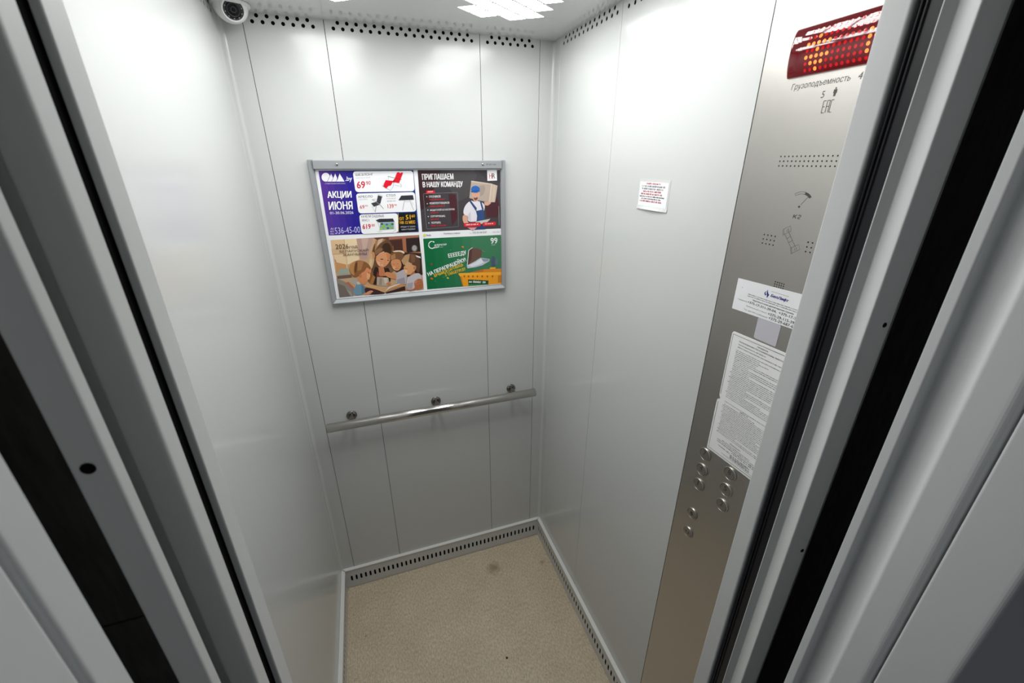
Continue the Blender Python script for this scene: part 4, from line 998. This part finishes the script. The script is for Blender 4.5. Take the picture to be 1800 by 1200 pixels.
# buttons
BTNC = mat('button_cap_steel', (0.40, 0.38, 0.35), 0.36, 1.0)
def button(u, v, mark, kind='number', r=0.0155):
    mb = MB(); o = rightp(u, v, CF)
    mb.lathe(o, (-1, 0, 0), [(r, 0), (r, 0.0018), (r * 0.96, 0.0030), (r * 0.88, 0.0032), (r * 0.84, 0.0024)], BTN, 32); b_ = mb.build('call_button', t, label={'number': 'steel floor button ' + mark, 'bell': 'steel alarm bell button', 'open': 'steel door open button'}[kind])
    mb = MB(); mb.lathe(o, (-1, 0, 0), [(r * 0.83, 0.0018), (r * 0.81, 0.0027), (r * 0.80, 0.0028), (0, 0.0028)], BTNC, 32, False); cap = mb.build('button_cap', b_)
    mb = MB(); f = lambda a, b, d: cop(a, b, 0.0028 + d)
    if kind == 'number':
        wd = 0.0028 if mark == '1' else 0.0072
        text(mb, f, mark, u - wd / 2, u + wd / 2, v - 0.0015, v + 0.0098, 0.0003, ENGR, bold=0.015, res=4)
        for i in range(6):
            if i in {'7': (0, 1, 2, 3), '4': (0, 2, 3), '1': (0,), '8': (0, 1, 3), '5': (0, 3), '2': (0, 1)}[mark]: disc(mb, f, u - 0.0012 + 0.0026 * (i % 2), v - 0.0042 - 0.0026 * (i // 2), 0.0008, 0.0003, CHROME, 8)
        for i in (2, 3): disc(mb, f, u - 0.0048 + 0.0014 * (i % 2), v - 0.0042 - 0.0026 * (i // 2) + 0.0026, 0.0007, 0.0003, CHROME, 8)
    elif kind == 'bell':
        poly(mb, f, [(u - 0.0052, v - 0.0035), (u - 0.0040, v - 0.0015), (u - 0.0036, v + 0.003), (u - 0.0018, v + 0.0055), (u + 0.0018, v + 0.0055), (u + 0.0036, v + 0.003), (u + 0.0040, v - 0.0015), (u + 0.0052, v - 0.0035)], 0.0003, ENGR); disc(mb, f, u, v - 0.0050, 0.0015, 0.0003, ENGR, 10)
    else:
        for s in (-1, 1): poly(mb, f, [(u + s * 0.0070, v), (u + s * 0.0022, v + 0.0040), (u + s * 0.0022, v - 0.0040)], 0.0003, ENGR)
    mb.build('button_mark', cap)
for u, zs, ms in ((0.8958, (1.1520, 1.1104, 1.0684), '741'), (0.9656, (1.1546, 1.1126, 1.0709), '852')):
    for z, k in zip(zs, ms): button(u, z, k)
button(0.8960, 0.9815, '', 'bell', 0.0145); button(0.8955, 0.9226, '', 'open', 0.0145)

# ================================================================== paper notices
def sheet(name, label, cat, outline, th, m):
    t = thing(name, rightp(outline[0][0], outline[0][1], CF), label, cat)
    mb = MB(); n = len(outline); poly(mb, cop, outline, th, m)
    for i in range(n): p, q = outline[i], outline[(i + 1) % n]; mb.face([cop(*p, th), cop(*q, th), cop(*q, 0.0001), cop(*p, 0.0001)], m)
    mb.build('paper', t); return t
t = sheet('phone_notice', 'white paper notice with phone numbers and a blue logo, under the red display', 'notice', [(0.8836, 1.4874), (0.8836, 1.5462), (1.0560, 1.5520), (1.0560, 1.4926)], 0.0008, PAPER)
mb = MB(); q = 0.00095; BLUE = mat('blue_print', (0.012, 0.018, 0.20), 0.5); PR = mat('black_print', (0.035, 0.035, 0.04), 0.6); PG = mat('grey_print', (0.20, 0.20, 0.21), 0.6); PRR = mat('red_print', (0.45, 0.03, 0.06), 0.6); rnd = random.Random(3)
poly(mb, cop, [(0.9490, 1.5425), (0.9520, 1.5355), (0.9545, 1.5340), (0.9510, 1.5270), (0.9500, 1.5330), (0.9488, 1.5345)], q, BLUE); poly(mb, cop, [(0.9480, 1.5400), (0.9440, 1.5345), (0.9470, 1.5305), (0.9492, 1.5330), (0.9462, 1.5345)], q, BLUE)
text(mb, cop, 'БелЛифт', 0.9568, 0.9905, 1.5302, 1.5366, q, BLUE, shear=0.3, bold=0.05); mb.build('logo', t, label='blue logo with a diamond and lettering')
mb = MB(); words(mb, cop, 0.9574, 0.9900, 1.5405, 0.0010, q, PG, rnd); words(mb, cop, 0.9122, 1.0260, 1.5230, 0.0017, q, PG, rnd); words(mb, cop, 0.9122, 1.0290, 1.5196, 0.0017, q, PG, rnd)
text(mb, cop, 'Круглосуточная диспетчерская служба:', 0.9250, 1.0070, 1.5138, 1.5172, q, PR, bold=0.022); text(mb, cop, 'Городской', 0.8922, 0.9135, 1.5075, 1.5105, q, PG)
text(mb, cop, '+375-17-311-39-04,', 0.9150, 0.9755, 1.5070, 1.5118, q, PR, bold=0.022); text(mb, cop, '+375-17-311-39-05', 0.9800, 1.0400, 1.5075, 1.5122, q, PR, bold=0.022)
text(mb, cop, 'Мобильный (+Viber)', 0.9140, 0.9575, 1.5000, 1.5030, q, PG); text(mb, cop, '+375-29-115-39-04', 0.9605, 1.0215, 1.4995, 1.5043, q, PR, bold=0.022)
text(mb, cop, 'Тел. для SMS сообщений', 0.9105, 0.9612, 1.4928, 1.4958, q, PG); text(mb, cop, '+375-29-687-61-15', 0.9640, 1.0250, 1.4928, 1.4978, q, PR, bold=0.022); disc(mb, cop, 0.8968, 1.5320, 0.0007, q, PG, 8)
mb.build('printed_text', t)

t = sheet('rules_notice', 'tall white sheet of lift rules in a thin black border, above the buttons', 'notice',
          [(0.8965, 1.1720), (0.8955, 1.2860), (0.8962, 1.2935), (0.9030, 1.2985), (0.9015, 1.3005), (0.8985, 1.3060), (0.8968, 1.4415), (0.8995, 1.4452), (1.0330, 1.4475), (1.0330, 1.1775)], 0.0012, PAPERM)
mb = MB(); q = 0.00135
stroke(mb, cop, [(0.9012, 1.3090), (0.9002, 1.4405), (1.0290, 1.4425)], 0.0009, q, PR); stroke(mb, cop, [(0.8996, 1.2900), (0.9003, 1.1765), (1.0290, 1.1818)], 0.0009, q, PR)
mb.build('printed_border', t)
mb = MB()
text(mb, cop, 'ПРАВИЛА', 0.9570, 0.9800, 1.4352, 1.4378, q, PR, bold=0.02); text(mb, cop, 'ПОЛЬЗОВАНИЯ ПАССАЖИРСКИМ ЛИФТОМ', 0.9165, 1.0150, 1.4300, 1.4328, q, PR, bold=0.02)
text(mb, cop, 'Грузоподъемность 400 (630) кг,', 0.9165, 0.9785, 1.4238, 1.4266, q, PR, bold=0.014); text(mb, cop, 'Допустимое количество пассажиров 5 (8) человек', 0.9165, 1.0200, 1.4183, 1.4211, q, PR, bold=0.014)
z = 1.4120; k = 0
while z > 1.2225:
    gap = k in (21, 22)
    if abs(z - 1.3025) < 0.0018 or abs(z - 1.3060) < 0.0018: z -= 0.0037; k += 1; continue
    ind = 0.9115 if rnd.random() < 0.3 else 0.9150
    end = 1.0240 if rnd.random() < 0.78 else rnd.uniform(0.95, 1.01)
    if 1.2940 < z < 1.2985: words(mb, cop, 0.9550, 0.9740, z, 0.0020, q, PR, rnd)
    elif z < 1.2940 and z > 1.2900: words(mb, cop, 0.9150, 0.9900, z, 0.0018, q, PG, rnd)
    else: words(mb, cop, ind, end, z, 0.0015, q, PR, rnd, dens=0.6)
    z -= 0.00365; k += 1
text(mb, cop, 'Внимание!', 0.9500, 0.9760, 1.2175, 1.2200, q, PR, bold=0.014); words(mb, cop, 0.9300, 0.9990, 1.2125, 0.0019, q, PG, rnd); words(mb, cop, 0.9180, 1.0150, 1.2088, 0.0019, q, PG, rnd); words(mb, cop, 0.9180, 1.0120, 1.2045, 0.0021, q, PR, rnd)
text(mb, cop, '+375 (17) 311-39-04', 0.9580, 1.0150, 1.1985, 1.2030, q, PR, bold=0.014)
words(mb, cop, 0.9230, 0.9560, 1.1965, 0.0020, q, PR, rnd); 
for i, zz in enumerate((1.1945, 1.1912, 1.1880)): words(mb, cop, 0.9560, 1.0050, zz, 0.0024, q, PR, rnd)
words(mb, cop, 0.9350, 1.0150, 1.1850, 0.0014, q, PG, rnd)
mb.build('printed_text', t)

t = thing('warning_slip', (0, -0.596, 1.645), 'small white slip with red and black print taped to the right wall', 'notice')
def wallp(u, v, d):                                 # the film curls slightly off the wall at its lower edge
    c = max(0.0, (1.652 - v) / 0.010); return rightp(u, v, d + 0.0025 * c * c * (0.4 + 0.6 * math.sin((u - 0.54) / 0.11 * PI)))
mb = MB()
for i in range(8):
    for j in range(8):
        a, b = 0.5385 + 0.1150 * i / 8, 0.5385 + 0.1150 * (i + 1) / 8; c, d = 1.6405 + 0.0690 * j / 8, 1.6405 + 0.0690 * (j + 1) / 8
        mb.face([wallp(a, c, 0.0005), wallp(b, c, 0.0005), wallp(b, d, 0.0005), wallp(a, d, 0.0005)], LAMIN, smooth=True)
mb.build('film', t)
mb = MB()
for j in range(6):
    c, d = 1.6480 + 0.0550 * j / 6, 1.6480 + 0.0550 * (j + 1) / 6
    for i in range(6): a, b = 0.5415 + 0.1075 * i / 6, 0.5415 + 0.1075 * (i + 1) / 6; mb.face([wallp(a, c, 0.0009), wallp(b, c, 0.0009), wallp(b, d, 0.0009), wallp(a, d, 0.0009)], PAPER)
mb.build('paper', t)
mb = MB(); rnd = random.Random(11)
for v, u0, u1, m_, h in ((1.6975, 0.567, 0.622, PRR, .0038), (1.6915, 0.550, 0.640, PG, .0040), (1.6858, 0.552, 0.634, PG, .0040), (1.6800, 0.556, 0.628, PRR, .0038), (1.6742, 0.550, 0.633, PRR, .0040), (1.6690, 0.545, 0.640, PR, .0026), (1.6640, 0.553, 0.628, PR, .0026), (1.6580, 0.548, 0.632, PRR, .0040)):
    words(mb, lambda a, b, d: wallp(a, b, 0.00115 + d), u0, u1, v, h, 0.0, m_, rnd)
mb.build('printed_text', t)

# ================================================================== crumb on the floor
rnd = random.Random(5); mb = MB(); prof = [(0.0, 0.0), (0.0036, 0.0004), (0.0042, 0.0016), (0.0030, 0.0030), (0.0, 0.0036)]
mb.lathe((-0.3413, -0.5136, 0.0), (0, 0, 1), prof, CRUMB, 12); mb.v = [(x + rnd.uniform(-.0006, .0006), y + rnd.uniform(-.0006, .0006), z + (rnd.uniform(-.0004, .0004) if z > .0003 else 0)) for x, y, z in mb.v]
o = mb.build('dirt_crumb'); o['label'] = 'dark crumb of dirt lying on the beige floor'; o['category'] = 'crumb'
